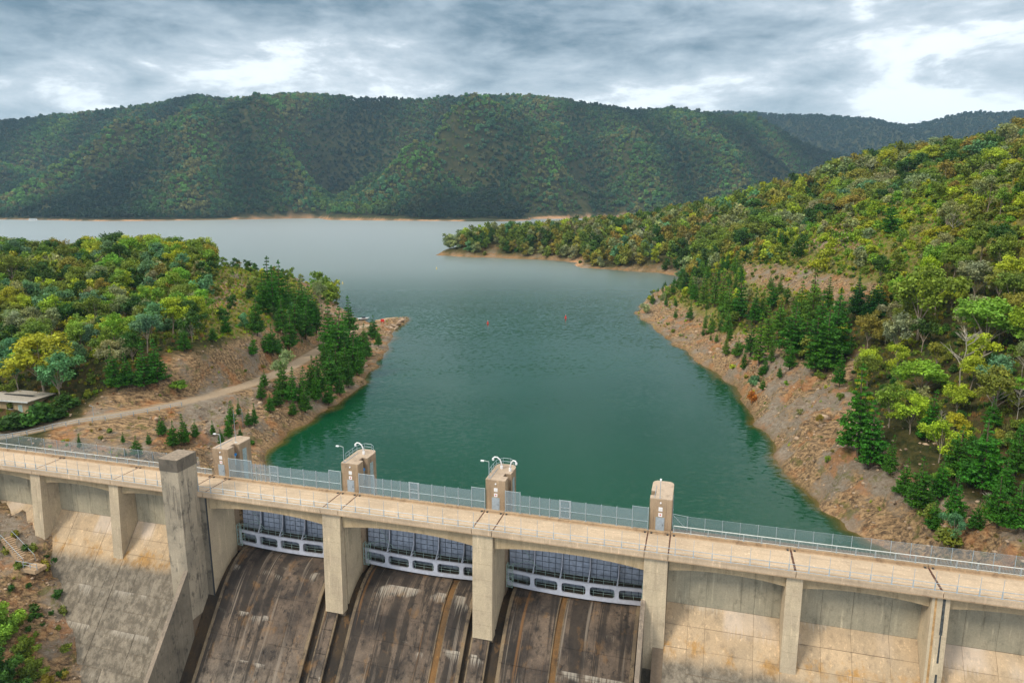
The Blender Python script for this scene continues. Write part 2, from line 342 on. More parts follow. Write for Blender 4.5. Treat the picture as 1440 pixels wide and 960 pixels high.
# ------------------------------------------------------------------ materials
def newmat(name):
    m = bpy.data.materials.new(name); m.use_nodes = True; nt = m.node_tree
    b = nt.nodes['Principled BSDF']; return m, nt, b, G(nt)
def simple(name, c, rough=.6, metal=0., var=.12, scale=3.):
    m, nt, b, g = newmat(name); pos = N(nt, 'ShaderNodeNewGeometry').outputs['Position']
    f = g.noise(pos, scale, 4); k = g.ramp(f, .3, .7, 1 - var, 1 + var)
    v = g.vmath('SCALE', tuple(c)); g.L(k, v.node.inputs['Scale']); g.L(v, b.inputs['Base Color'])
    b.inputs['Roughness'].default_value = rough; b.inputs['Metallic'].default_value = metal
    return m
def attr(nt, n): a = N(nt, 'ShaderNodeAttribute'); a.attribute_name = n; return a.outputs['Fac']
def concrete(name, c1, c2, dark=(.05, .045, .04), streak=.5, blot=.35, lowdark=None, rand=.0, rust=0., bump=.25, fine=1.0, orange=None, eff=None, wet=0., white=False, along=False):
    m, nt, b, g = newmat(name); pos = N(nt, 'ShaderNodeNewGeometry').outputs['Position']
    rot = g.mapping(pos, (1, 1, 1), (0, 0, 0), (0, 0, -DROT))
    a = g.noise(rot, .22, 5, .6); c = g.mix(g.ramp(a, .38, .64), c1, c2)
    st = g.noise(g.mapping(rot, (1.6, 1.6, .09)), 1.0, 6, .7)
    st2 = g.noise(g.mapping(rot, (.35, .35, .05), (5, 3, 9)), 1.0, 3, .6)
    bl = g.noise(g.mapping(rot, (.8, .8, .5), (11, 2, 3)), 1.0, 6, .68)
    if orange:                                        # a level band of iron stain
        sepn = N(nt, 'ShaderNodeSeparateXYZ'); g.L(pos, sepn.inputs[0]); z0, z1, amt, oc = orange
        zz = g.math('ADD', sepn.outputs[2], g.math('MULTIPLY', g.math('SUBTRACT', st, .5), 5.))
        bnd = g.math('MULTIPLY', g.ramp(zz, z0 - .8, z0 + .5), g.ramp(zz, z1 - .8, z1 + .6, 1., 0.))
        c = g.mix(g.math('MULTIPLY', g.math('MULTIPLY', bnd, g.ramp(st2, .42, .6)), amt), c, oc)
    if lowdark:
        sepn = N(nt, 'ShaderNodeSeparateXYZ'); g.L(pos, sepn.inputs[0]); z0, z1, amt, dc = lowdark
        zz = g.math('ADD', sepn.outputs[2], g.math('MULTIPLY', g.math('SUBTRACT', a, .5), 2.5))
        zz = g.math('ADD', zz, g.math('MULTIPLY', g.math('SUBTRACT', bl, .5), 1.8))
        c = g.mix(g.math('MULTIPLY', g.ramp(zz, z0, z1, 1., 0.), amt), c, g.mix(g.ramp(g.noise(g.mapping(rot, (.8, .8, .35), (5, 5, 5)), 1.0, 7, .74), .40, .60), tuple(v * 1.35 for v in dc), tuple(v * .55 for v in dc)))
    sm = g.math('MULTIPLY', g.ramp(st, .50, .70), g.ramp(st2, .38, .60))
    c = g.mix(g.math('MULTIPLY', sm, streak), c, dark)
    c = g.mix(g.math('MULTIPLY', g.ramp(bl, .52, .68), blot), c, dark)
    lt = g.noise(g.mapping(rot, (2.2, 2.2, .16), (21, 3, 1)), 1.0, 5, .7)
    c = g.mix(g.math('MULTIPLY', g.ramp(lt, .54, .72), .5), c, g.mix(1., c, (1.9, 1.85, 1.8), 'MULTIPLY'))
    fn = g.noise(rot, 5.0 * fine, 5, .75); c = g.mix(1.0, c, g.mix(fn, (.62, .62, .62), (1.36, 1.36, 1.36)), 'MULTIPLY')
    if along:
        al = g.noise(g.mapping(rot, (.07, 1.7, 1)), 1.0, 5, .65); c = g.mix(g.math('MULTIPLY', g.ramp(al, .50, .66), .55), c, (.33, .25, .175))
    if white:
        sw = N(nt, 'ShaderNodeSeparateXYZ'); g.L(pos, sw.inputs[0])
        wn = g.noise(g.mapping(rot, (.11, .05, .02), (2, 5, 3)), 1.0, 2, .5); wf = g.noise(g.mapping(rot, (3, .5, .3)), 1.0, 5, .7)
        zw = g.math('ADD', sw.outputs[2], g.math('MULTIPLY', g.math('SUBTRACT', wf, .5), 4.)); mk = g.math('MULTIPLY', g.ramp(zw, -5.2, -3.4), g.ramp(wn, .57, .66))
        c = g.mix(g.math('MULTIPLY', mk, .4), c, (.66, .58, .52))
    if wet:
        sw = N(nt, 'ShaderNodeSeparateXYZ'); g.L(pos, sw.inputs[0])
        wn = g.noise(g.mapping(rot, (.36, .03, .02), (4, 1, 7)), 1.0, 6, .68, .5); wl_ = g.ramp(sw.outputs[2], -24, -6, .0, .07)
        c = g.mix(g.math('MULTIPLY', g.ramp(g.math('ADD', wn, wl_), .55, .61), wet), c, (.014, .011, .009))
        w3 = g.noise(g.mapping(rot, (1.1, .03, .02), (14, 1, 7)), 1.0, 3, .6); c = g.mix(g.math('MULTIPLY', g.ramp(w3, .60, .68), .7), c, (.23, .19, .15))
        w4 = g.noise(g.mapping(rot, (.7, .03, .015), (34, 1, 7)), 1.0, 3, .6); c = g.mix(g.math('MULTIPLY', g.ramp(w4, .64, .70), .65), c, (.20, .095, .03))
    if rust:
        rn = g.noise(g.mapping(rot, (.5, .5, .12), (1, 7, 5)), 1.0, 4, .6)
        c = g.mix(g.math('MULTIPLY', g.ramp(rn, .56, .70), rust), c, (.26, .13, .035))
    if eff:
        sp2 = N(nt, 'ShaderNodeSeparateXYZ'); g.L(pos, sp2.inputs[0])
        fr = g.math('FRACT', g.math('DIVIDE', g.math('ADD', sp2.outputs[2], eff[1]), eff[0]))
        drip = g.noise(g.mapping(rot, (4.5, .2, .02), (3, 3, 3)), 1.0, 5, .75); rowm = g.noise(g.mapping(rot, (.16, .1, .33), (8, 1, 2)), 1.0, 2, .5)
        mk = g.math('MULTIPLY', g.ramp(g.math('ADD', fr, g.math('MULTIPLY', drip, 1.3)), 1.42, 1.72), g.ramp(rowm, .56, .62))
        c = g.mix(g.math('MULTIPLY', mk, eff[2]), c, (.55, .50, .42))
    if rand:
        oi = N(nt, 'ShaderNodeObjectInfo').outputs['Random']
        k = g.ramp(oi, 0, 1, 1 - rand, 1 + rand * .8); k.node.interpolation_type = 'LINEAR'
        v = g.vmath('SCALE', c); g.L(k, v.node.inputs['Scale']); c = v
    g.L(c, b.inputs['Base Color']); b.inputs['Roughness'].default_value = .88
    bp = N(nt, 'ShaderNodeBump'); bp.inputs['Strength'].default_value = bump; bp.inputs['Distance'].default_value = .08
    g.L(g.noise(rot, 4.0, 5, .7), bp.inputs['Height']); g.L(bp.outputs[0], b.inputs['Normal'])
    return m
M = {}
M['deck'] = concrete('deck_concrete', (.53, .405, .28), (.45, .345, .24), (.27, .20, .14), .3, .3, bump=.1, along=True)
M['kerb'] = concrete('kerb_concrete', (0.428, 0.307, 0.194), (0.364, 0.257, 0.158), (.16, .10, .06), .5, .6)
M['beam'] = concrete('beam_concrete', (0.428, 0.327, 0.198), (0.364, 0.277, 0.167), (.17, .12, .06), .6, .4)
M['pier'] = concrete('pier_concrete', (.50, .41, .28), (.43, .35, .245), (.19, .15, .10), .4, .3)
M['pier_side'] = concrete('pier_side', (0.407, 0.297, 0.167), (0.353, 0.257, 0.150), (.18, .13, .08), .5, .35)
M['pylon'] = concrete('pylon_concrete', (.37, .315, .235), (.26, .225, .17), (.045, .04, .034), .95, .7)
M['tower'] = concrete('tower_concrete', (0.364, 0.267, 0.176), (0.289, 0.208, 0.132), (.10, .07, .05), .8, .5)
M['wall'] = concrete('wall_concrete', (.36, .315, .225), (.30, .27, .195), (.09, .078, .05), .7, .4, rand=.06)
M['face'] = concrete('face_concrete', (.47, .345, .215), (.39, .295, .19), (.07, .058, .045), .45, .32, lowdark=(-8.9, -7.0, .93, (.155, .135, .105)), rand=.11, eff=(4.8, 1.8, .4), orange=(-7.8, -5.9, .85, (.36, .19, .045)), white=True)
M['chute'] = concrete('chute_concrete', (.135, .098, .070), (.036, .027, .022), (.012, .010, .009), 1.0, .85, rust=.3, wet=.75, rand=.10, bump=.6, lowdark=(-24, -12, .7, (.15, .125, .098)), eff=(5.6, 1.4, .5))
M['chute_edge'] = concrete('chute_edge', (.19, .14, .085), (.10, .075, .05), (.025, .018, .013), .9, .8, rust=.5)
M['groove'] = concrete('wet_groove', (.045, .028, .013), (.018, .013, .009), (.008, .007, .006), .8, .6, rust=.4)
M['rustchannel'] = concrete('rusty_channel', (.19, .095, .028), (.10, .055, .02), (.03, .018, .01), .6, .5, rust=.5)
M['training'] = concrete('training_wall', (.20, .172, .13), (.145, .125, .095), (.035, .031, .026), .95, .7)
M['joint'] = simple('joint_filler', (.17, .125, .085), .9)
M['gate'] = simple('gate_paint', (.36, .40, .49), .7, 0, .18, 1.5)
M['gate_back'] = simple('gate_stiffener', (.085, .10, .13), .7)
M['girder'] = simple('girder_paint', (.50, .52, .60), .5, 0, .10, 1.2)
M['rail'] = simple('galvanised_steel', (.36, .43, .48), .45, .3)
M['whiterail'] = simple('pale_rail', (.60, .63, .62), .5)
M['green'] = simple('green_steel', (.30, .42, .38), .5)
M['grate'] = simple('dark_grating', (.035, .028, .016), .8, 0, .5, 6)
M['door'] = simple('door_paint', (.30, .36, .42), .5)
M['panel'] = simple('bulkhead_panel', (.30, .38, .40), .6, 0, .2)
M['white'] = simple('white_enamel', (.80, .80, .82), .5, 0, .04)
M['red'] = simple('red_print', (.55, .10, .10), .5)
M['blue'] = simple('blue_plastic', (.01, .22, .62), .4)
M['buoy'] = simple('red_buoy', (.60, .03, .03), .4)
M['dark'] = simple('dark_metal', (.03, .035, .04), .6)
M['rooftin'] = simple('roof_tin', (.42, .38, .33), .6)
M['brick'] = concrete('yellow_brick', (.40, .30, .17), (.33, .24, .14), (.15, .11, .07), .3, .4, fine=.5)
M['glass'] = simple('dark_glass', (.02, .03, .05), .1)
def meshmat():
    m, nt, b, g = newmat('chain_mesh'); b.inputs['Base Color'].default_value = (.27, .36, .42, 1); b.inputs['Roughness'].default_value = .5
    tr = N(nt, 'ShaderNodeBsdfTransparent'); mx = N(nt, 'ShaderNodeMixShader'); mx.inputs[0].default_value = .34
    g.L(tr.outputs[0], mx.inputs[1]); g.L(b.outputs[0], mx.inputs[2]); g.L(mx.outputs[0], nt.nodes['Material Output'].inputs[0]); return m
M['mesh'] = meshmat()
M['mesh_thin'] = M['mesh'].copy(); M['mesh_thin'].name = 'thin_mesh'
for n_ in M['mesh_thin'].node_tree.nodes:
    if n_.type == 'MIX_SHADER': n_.inputs[0].default_value = .16

def ground_mat():
    m, nt, b, g = newmat('hillside_soil'); pos = N(nt, 'ShaderNodeNewGeometry').outputs['Position']
    bare, grass, road, far = attr(nt, 'bare'), attr(nt, 'grass'), attr(nt, 'road'), attr(nt, 'far')
    n1, n2, n3 = g.noise(pos, .09, 5, .6), g.noise(pos, .6, 6, .65), g.noise(pos, 2.5, 5, .7)
    floor = g.mix(g.ramp(n2, .4, .62), (.035, .042, .012), (.085, .075, .025))
    floor = g.mix(g.math('MULTIPLY', g.ramp(n1, .54, .66), .5), floor, (.20, .11, .05))
    gr = g.mix(g.ramp(n2, .38, .62), (.14, .145, .03), (.24, .20, .06))
    # strata: stretched along a dipping direction
    strata = g.noise(g.mapping(pos, (.35, 1.3, 1.5), (0, 0, 0), (.5, .3, .7)), 1.3, 6, .7, .4)
    rock = g.mix(g.ramp(strata, .36, .64), (.085, .058, .038), (.47, .31, .165))
    rock = g.mix(g.math('MULTIPLY', g.ramp(n1, .48, .60), .75), rock, g.mix(g.ramp(strata, .4, .6), (.36, .31, .25), (.15, .135, .115)))
    rock = g.mix(g.math('MULTIPLY', g.ramp(g.noise(pos, .16, 4, .6), .52, .64), .55), rock, g.mix(strata, (.26, .095, .03), (.54, .25, .095)))
    rock = g.mix(g.math('MULTIPLY', g.ramp(n3, .55, .7), .55), rock, (.06, .045, .03))
    rock = g.mix(g.math('MULTIPLY', g.ramp(g.noise(pos, .35, 5, .7), .56, .64), .6), rock, (.13, .13, .035))
    zb_ = g.ramp(g.noise(g.mapping(pos, (.04, .04, 1.9), (3, 1, 2)), 1.0, 4, .6), .4, .6, .92, 1.06); zv = g.vmath('SCALE', rock); g.L(zb_, zv.node.inputs['Scale']); rock = zv
    c = g.mix(grass, floor, gr); c = g.mix(bare, c, rock)
    c = g.mix(far, c, g.mix(g.ramp(n1, .4, .6), (.03, .04, .014), (.06, .055, .02)))
    c = g.mix(attr(nt, 'strand'), c, g.mix(n2, (.42, .19, .085), (.50, .34, .20)))
    c = g.mix(road, c, g.mix(g.ramp(n3, .3, .7), (.44, .34, .235), (.36, .27, .185)))
    g.L(c, b.inputs['Base Color']); b.inputs['Roughness'].default_value = .95; b.inputs['Specular IOR Level'].default_value = .15
    bp = N(nt, 'ShaderNodeBump'); bp.inputs['Strength'].default_value = 1.; bp.inputs['Distance'].default_value = .7
    g.L(g.math('ADD', g.math('MULTIPLY', strata, .8), g.math('MULTIPLY', n3, .5)), bp.inputs['Height']); g.L(bp.outputs[0], b.inputs['Normal'])
    return m
def water_mat():
    m, nt, b, g = newmat('lake_water'); pos = N(nt, 'ShaderNodeNewGeometry').outputs['Position']
    sh = attr(nt, 'shallow')
    nz = g.noise(pos, .012, 3)
    c = g.mix(g.ramp(nz, .35, .65), (.003, .048, .018), (.006, .058, .025))
    c = g.mix(g.math('MULTIPLY', g.ramp(sh, .35, .95), .8), c, (.06, .06, .012)); c = g.mix(g.math('MULTIPLY', g.ramp(sh, .85, 1.), .7), c, (.15, .10, .035))
    g.L(c, b.inputs['Base Color']); sy = N(nt, 'ShaderNodeSeparateXYZ'); g.L(pos, sy.inputs[0]); g.L(g.math('ADD', g.ramp(sy.outputs[1], 170, 700, .10, .50), g.math('MULTIPLY', g.ramp(nz, .4, .6), .05)), b.inputs['Roughness'])
    b.inputs['IOR'].default_value = 1.42
    def ncol(vec, scale, det):
        n = N(nt, 'ShaderNodeTexNoise'); g.put(n.inputs['Vector'], vec); n.inputs['Scale'].default_value = scale; n.inputs['Detail'].default_value = det; n.inputs['Roughness'].default_value = .6; return n.outputs['Color']
    gust = g.ramp(g.noise(g.mapping(pos, (1, 2.4, 1)), .009, 4, .6), .36, .62, .55, 1.15)
    amp = g.math('MULTIPLY', gust, g.ramp(sy.outputs[1], 150, 900, .36, .6))
    c1 = g.vmath('SUBTRACT', ncol(g.mapping(pos, (.8, 1.5, 1), (0, 0, 0), (0, 0, .35)), .85, 4), (.5, .5, .5))
    c2 = g.vmath('SUBTRACT', ncol(g.mapping(pos, (1, 1.6, 1), (4, 1, 0), (0, 0, -.3)), .12, 2), (.5, .5, .5))
    sl = g.vmath('ADD', c1, g.vmath('MULTIPLY', c2, (.14, .14, .14))); k_ = N(nt, 'ShaderNodeVectorMath', op='SCALE'); g.L(sl, k_.inputs[0]); g.L(amp, k_.inputs['Scale'])
    fl = g.vmath('MULTIPLY', k_.outputs[0], (1., 1., 0.)); nn = g.vmath('NORMALIZE', g.vmath('ADD', fl, (0., 0., 1.))); df = N(nt, 'ShaderNodeBsdfDiffuse'); g.L(c, df.inputs[0]); gl = N(nt, 'ShaderNodeBsdfAnisotropic' if False else 'ShaderNodeBsdfGlossy'); gl.distribution = 'MULTI_GGX'; gl.inputs['Color'].default_value = (1, 1, 1, 1)
    g.L(g.ramp(sy.outputs[1], 150, 600, .10, .36), gl.inputs['Roughness']); g.L(nn, gl.inputs['Normal'])
    fr = N(nt, 'ShaderNodeFresnel'); fr.inputs['IOR'].default_value = 1.37; mx = N(nt, 'ShaderNodeMixShader'); g.L(g.math('MINIMUM', fr.outputs[0], .8), mx.inputs[0]); g.L(df.outputs[0], mx.inputs[1]); g.L(gl.outputs[0], mx.inputs[2])
    nt.nodes.remove(b); g.L(mx.outputs[0], nt.nodes['Material Output'].inputs[0]); return m
M['ground'] = ground_mat(); M['water'] = water_mat()

# ------------------------------------------------------------------ ground: one sheet, finer where the camera is near
na = 640; ang = np.radians(np.linspace(-60, 58, na))
r1 = np.geomspace(48, 1250, 400); r2 = np.geomspace(1300, 2050, 8); r3 = np.concatenate([np.geomspace(2058, 2400, 56), np.geomspace(2420, 7500, 112)])
rr = np.concatenate([r1, r2, r3]); RR, AA = np.meshgrid(rr, ang, indexing='ij')
GX, GY = RR * np.sin(AA), RR * np.cos(AA)
GZ, GD, GRD = land(GX, GY)
ppx, ppy, pD = proj(GX, GY, GZ)
wob = 14 * fbm(GX, GY, 16, 3); wob2 = 14 * fbm(GX + 99, GY, 16, 3)
def pxmask(poly, soft=True):
    return inpoly(ppx + wob, ppy + wob2 * .6, poly)
def bare_polys(px, py):
    c = inpoly(px, py, [(100, 605), (118, 572), (150, 548), (200, 532), (228, 503), (292, 494), (345, 468), (400, 452), (445, 440), (470, 470), (450, 495), (345, 548), (200, 585)])
    c |= inpoly(px, py, [(290, 420), (300, 398), (330, 385), (345, 400), (330, 440), (300, 440)])
    c |= inpoly(px, py, [(1135, 560), (1190, 500), (1215, 480), (1195, 540), (1185, 560), (1222, 600), (1228, 650), (1236, 690), (1268, 716), (1300, 742), (1450, 765), (1450, 860), (1150, 860), (1150, 700), (1100, 640), (1060, 570), (1100, 530)])
    c |= inpoly(px, py, [(1030, 372), (1090, 372), (1150, 385), (1230, 395), (1245, 425), (1200, 430), (1110, 405), (1050, 400)])
    c |= inpoly(px, py, [(1110, 350), (1160, 318), (1205, 300), (1235, 330), (1215, 350), (1160, 350)])
    return c
s_, n_ = toD(GX, GY)
bare = bare_polys(ppx + wob, ppy + wob2 * .6) & (pD < 420)
isL = (GX < 0) & (GY < 420)
rdn = (GRD < 26 + wob) & (GD > 0) & isL & (GY < 330)
below = isL & (GD > 0) & (GD < 40) & inpoly(ppx, ppy, [(0, 612), (72, 600), (200, 580), (345, 545), (450, 490), (500, 460), (580, 440), (600, 700), (0, 700)])
bankw = np.where(GY > 450, 5, 15) + wob * .35
bare = bare | below | ((GD > 0) & (GD < bankw) & (GY < 1700)) | ((n_ < 3) & (GD > -999) & (GY < 200))
bare = bare & (GRD > 0)
bare = bare.astype(float) * (GY < 1700)
for _ in range(2): bare[1:-1, 1:-1] = (bare[1:-1, 1:-1] * 2 + bare[:-2, 1:-1] + bare[2:, 1:-1] + bare[1:-1, :-2] + bare[1:-1, 2:]) / 6
grass = inpoly(ppx + wob, ppy + wob2 * .6, [(290, 470), (260, 430), (290, 370), (400, 375), (440, 420), (420, 450), (345, 475)]) | \
        inpoly(ppx + wob, ppy + wob2, [(1000, 372), (1100, 330), (1190, 290), (1330, 255), (1440, 230), (1440, 330), (1350, 400), (1240, 420), (1060, 420)]) | \
        inpoly(ppx + wob, ppy + wob2, [(895, 440), (960, 395), (1080, 480), (1200, 560), (1150, 600), (1050, 540), (950, 470)])
road = sstep(2.9, 2.2, GRD); road = 1 - sstep(1.9, 2.7, GRD)
fara = (GY > 1700).astype(float)
strand = np.where(GY > 1700, 1 - sstep(3, 8, GD + 5 * fbm(GX, GY, 90, 2)), 0) * (GD > -30) + np.where((GY > 420) & (GY < 1700) & (GD > -2), (1 - sstep(1.5, 4.5, GD + wob * .2)), 0) + \
         np.where((GY <= 420) & (GD > -1) & (n_ > 4), (1 - sstep(.3, 1.3, GD)) * .25, 0)
strand = np.clip(strand, 0, 1) * (.35 + .65 * sstep(-.2, .3, fbm(GX, GY, 60, 2)))
# a few bare scars among the far forest
scar = 0 * sstep(.78, .95, fbm(GX + 400, GY, 150, 3)) * fara * sstep(400, 100, GD)
for (sx, sy) in ((277, 238), (1335, 200)):
    X_ = (ppx - sx) / 8.; Y_ = (ppy - sy) / 4.; scar = np.maximum(scar, np.where(fara > 0, np.exp(-(X_ ** 2 + Y_ ** 2)), 0))
strand = np.maximum(strand, .8 * scar * (fara > 0))
nr = len(rr); idx = np.arange(nr * na).reshape(nr, na)
F = np.stack([idx[:-1, :-1], idx[:-1, 1:], idx[1:, 1:], idx[1:, :-1]], -1).reshape(-1, 4)
zc = GZ.ravel(); keep = (zc[F].max(1) > -3.2) | (GY.ravel()[F].min(1) < 130); F = F[keep]
used = np.zeros(nr * na, bool); used[F.ravel()] = True; remap = np.cumsum(used) - 1
Vv = np.stack([GX, GY, GZ], -1).reshape(-1, 3)[used]
sub = lambda a: np.asarray(a, float).ravel()[used]
me = np_mesh('ground', Vv, remap[F], M['ground'], True, dict(bare=sub(bare), grass=sub(grass), road=sub(road), far=sub(fara), strand=sub(strand)))
tag(link(me, 'ground'), 'forested hills with rocky orange banks around the lake', kind='structure')

# lake
wr = np.concatenate([np.geomspace(86, 900, 190), np.geomspace(930, 7600, 30)]); wa = np.radians(np.linspace(-60, 58, 330))
RR, AA = np.meshgrid(wr, wa, indexing='ij'); wx, wy = RR * np.sin(AA), RR * np.cos(AA)
wz, wd, _ = land(wx, wy, False); ws, wn = toD(wx, wy)
idx = np.arange(len(wr) * len(wa)).reshape(len(wr), len(wa))
F = np.stack([idx[:-1, :-1], idx[:-1, 1:], idx[1:, 1:], idx[1:, :-1]], -1).reshape(-1, 4)
F = F[(wn.ravel()[F].min(1) > 8.9) & (wz.ravel()[F].min(1) < 1.)]
shal = 1 - sstep(0, 4.5, -wd); shal = np.where(wy > 420, shal * .3, shal)
# narrow strip closing the lake against the dam face
me = np_mesh('lake', np.stack([wx, wy, wx * 0], -1).reshape(-1, 3), F, M['water'], True, dict(shallow=shal))
tag(link(me, 'water'), 'deep green reservoir water rippled by wind', kind='structure')

# ------------------------------------------------------------------ the dam
dam = tag(empty('concrete_dam', (DO[0], DO[1], 0), DROT), 'long grey and tan concrete dam with gated spillway in the foreground', 'dam')
SL = 1.33; ZB = -2.0; NW = 3.4                      # face: vertical wall at n=NW down to ZB, then a slope
nface = lambda z: NW if z >= ZB else NW - (ZB - z) / SL
def zch(n):
    t = 7.2 - n
    if t <= 0: return -6.0
    if t < 7.5: return -6 - .12 * t ** 1.85
    return -6 - .12 * 7.5 ** 1.85 - 1.32 * (t - 7.5)
SE0, SE1, SW0, SW1 = -118., -53.4, 20.5, 90.
for a, b in ((SE0, -54.2), (20.6, SE1 if False else SW1)):
    MB().extr([(NW + .14, 6.4), (NW + .14, ZB + .05), (nface(-62) + .14, -62), (9.3, -62), (9.3, 6.4)], 'x', a, b).build('dam_body', M['joint'], dam)
# wall and slope panels, one object each, joints recessed between them
def slab4(q, th, name, mat):
    """quad q (4 local points) given a thickness th along its inward normal"""
    q = [Vector(p) for p in q]; nr_ = (q[1] - q[0]).cross(q[3] - q[0]).normalized()
    b = [p - nr_ * th for p in q]; v = q + b
    return mesh_obj(name, v, [(0, 1, 2, 3), (7, 6, 5, 4), (0, 4, 5, 1), (1, 5, 6, 2), (2, 6, 7, 3), (3, 7, 4, 0)], mat, dam)
PIERS = [-106.6, -89.4, -71.9, 38.3, 55.2, 72.4]
GAP = .016
def facebay(s0, s1, cols, zrows_wall, rows):
    xs = [s0] + cols + [s1]
    for i in range(len(xs) - 1):
        a, b = xs[i] + GAP, xs[i + 1] - GAP
        zs = [6.3] + zrows_wall + [ZB]
        for j in range(len(zs) - 1):
            j1, j0 = zs[j] - GAP, zs[j + 1] + GAP; o_ = random.uniform(-.02, .02)
            slab4([(a, NW + o_, j0), (b, NW + o_, j0), (b, NW + o_, j1), (a, NW + o_, j1)], .16, 'wall_panel', M['wall'])
    for i in range(len(xs) - 1):
        zs = [ZB] + rows
        for j in range(len(zs) - 1):
            a, b = xs[i] + GAP, xs[i + 1] - GAP; zt, zb = zs[j] - GAP, zs[j + 1] + GAP; o_ = random.uniform(-.03, .03)
            slab4([(a, nface(zb) + o_, zb), (b, nface(zb) + o_, zb), (b, nface(zt) + o_, zt), (a, nface(zt) + o_, zt)], .2, 'face_panel', M['face'])
rowsR = [-4.3, -6.7, -9.2, -11.8, -14.6, -17.6, -21]
rowsL = [-4.4, -6.6, -9.0, -11.4, -13.8, -16.2, -18.6, -21, -23.6, -26.4, -29.6, -33]
for c0, c1 in ((22.1, 37.3), (39.3, 54.2), (56.2, 71.4), (73.4, 90)):
    facebay(c0, c1, [c0 + 3.1, c0 + (5.4 if c0 < 30 else 6.9), c1 - 3.4], [], rowsR)
for c0, c1 in ((-118, -107.6), (-105.6, -90.5)): facebay(c0, c1, [c0 + 4, c1 - 5], [], rowsL[:4])
facebay(-88.3, -72.9, [-84.3, -80.8, -76.6], [], rowsL[:8]); facebay(-70.8, -54.3, [-66.9, -63.0, -59.2], [], rowsL)
for p in (-89.4, -71.9, 38.3, 55.2):              # slabs on the slope below the buttresses
    zs = [r for r in (rowsR if p > 0 else rowsL[:8]) if r <= -6.6]
    for j in range(len(zs) - 1):
        zt, zb = zs[j] - GAP, zs[j + 1] + GAP
        slab4([(p - 1.0 + GAP, nface(zb), zb), (p + 1.05 - GAP, nface(zb), zb), (p + 1.05 - GAP, nface(zt), zt), (p - 1.0 + GAP, nface(zt), zt)], .2, 'face_panel', M['face'])
for p in PIERS:
    w0, w1 = (p - 1.0, p + 1.0) if p > -80 else (p - 1.15, p + 1.1)
    zb = -9.
    zz = [6.42, 3.6, .8, -2.0, -4.4, -6.7, zb]; nf = lambda z: .15 - .9 * (6.42 - z) / (6.42 - zb)
    for k in range(6):
        z1, z0 = zz[k] - (.012 if k else 0), zz[k + 1] + .012; MB().extr([(nf(z1), z1), (nf(z0), z0), (NW + .1, z0), (NW + .1, z1)], 'x', w0, w1).build('buttress_lift', M['pier'], dam)
    MB().box(w0 + .04, w1 - .04, .2, NW, -3.5, 6.3).build('buttress_core', M['joint'], dam)
# gated piers
GP = [(-31.1, -28.0), (-6.1, -3.0), (18.9, 22.1)]
for i, (a, b) in enumerate(GP):
    zz = [6.42, 4.0, 1.5, -1.0, -3.5, -6.0, -8.3, -10.6]; nf = lambda z: .12 - .57 * (6.42 - z) / 17.02
    for k in range(7):
        z1, z0 = zz[k] - (.012 if k else 0), zz[k + 1] + .012; MB().extr([(nf(z1), z1), (nf(z0), z0), (1.1, z0), (1.1, z1)], 'x', a, b).build('pier_lift', M['pier'], dam)
    MB().box(a + .05, b - .05, .3, 1.09, -12, 6.3).build('pier_core', M['joint'], dam)
    m = MB(); m.extr([(1.6, 6.42), (1.6, -13), (6.55, -13), (6.55, 6.42)], 'x', a + .12, b - .05); m.box(a + .5, b - .6, 1.09, 1.65, -12, 6.4); m.build('pier', M['pier'], dam)
m = MB(); m.extr([(.12, 6.42), (.12, -12), (6.55, -12), (6.55, 6.42)], 'x', -56.2, -52.75); m.build('pier', M['pier'], dam)
MB().box(18.95, 22.05, -.5, 1.2, -15, -10.62).build('pier_footing', M['training'], dam)
MB().box(-53.95, -52.75, .02, .11, -14, 6.42).build('abutment_strip', M['training'], dam); MB().box(-52.9, -52.72, -.04, .13, -12, 6.42).build('joint_filler', M['dark'], dam)
# tall pylon on the left abutment
for k, (z0, z1) in enumerate([(-14, -10.6), (-10.6, -7.2), (-7.2, -3.8), (-3.8, -.4), (-.4, 3.0), (3.0, 6.3), (6.3, 9.2), (9.2, 12.0)]): MB().box(-57.4, -54.0, -4.1, .1, z0 + .012, z1 - .012).build('pylon_lift', M['pylon'], dam)
MB().box(-57.36, -54.04, -4.06, .06, -14, 12).build('pylon_core', M['joint'], dam)
M['pylon_cap'] = concrete('pylon_cap', (.13, .11, .085), (.09, .078, .06), (.04, .035, .03), .7, .6)
pc = MB().box(-57.46, -53.94, -4.16, .16, 12.0, 14.0).build('pylon_cap', M['pylon_cap'], dam)
M['pylon_top'] = simple('pylon_top', (.25, .20, .15), .9, 0, .25, 2)
MB().box(-57.46, -53.94, -4.16, .16, 14.0, 14.06).build('pylon_top', M['pylon_top'], dam)
# training walls down both sides of the chute
def twall(a, b, n0, zt0, name='training_wall', nend=-46):
    pts = [(n0, zt0), (nend, zt0 + 1.27 * (nend - n0)), (nend, zch(nend) - 3), (n0, zch(n0) - 3)]
    m = MB(); m.extr(pts, 'x', a, b); o = m.build(name, M['training'], dam)
    c = MB(); d_ = .09; c.extr([(n0, zt0), (nend, zt0 + 1.27 * (nend - n0)), (nend, zt0 + 1.27 * (nend - n0) + d_), (n0, zt0 + d_)], 'x', a - .04, b + .04)
    M.setdefault('coping', concrete('coping', (.25, .20, .15), (.19, .155, .12), (.07, .055, .045), .6, .6)); c.build('coping', M['coping'], dam)
    return o
twall(-54.65, -54.0, -4.12, -5.1); twall(18.75, 19.3, .0, -.2)
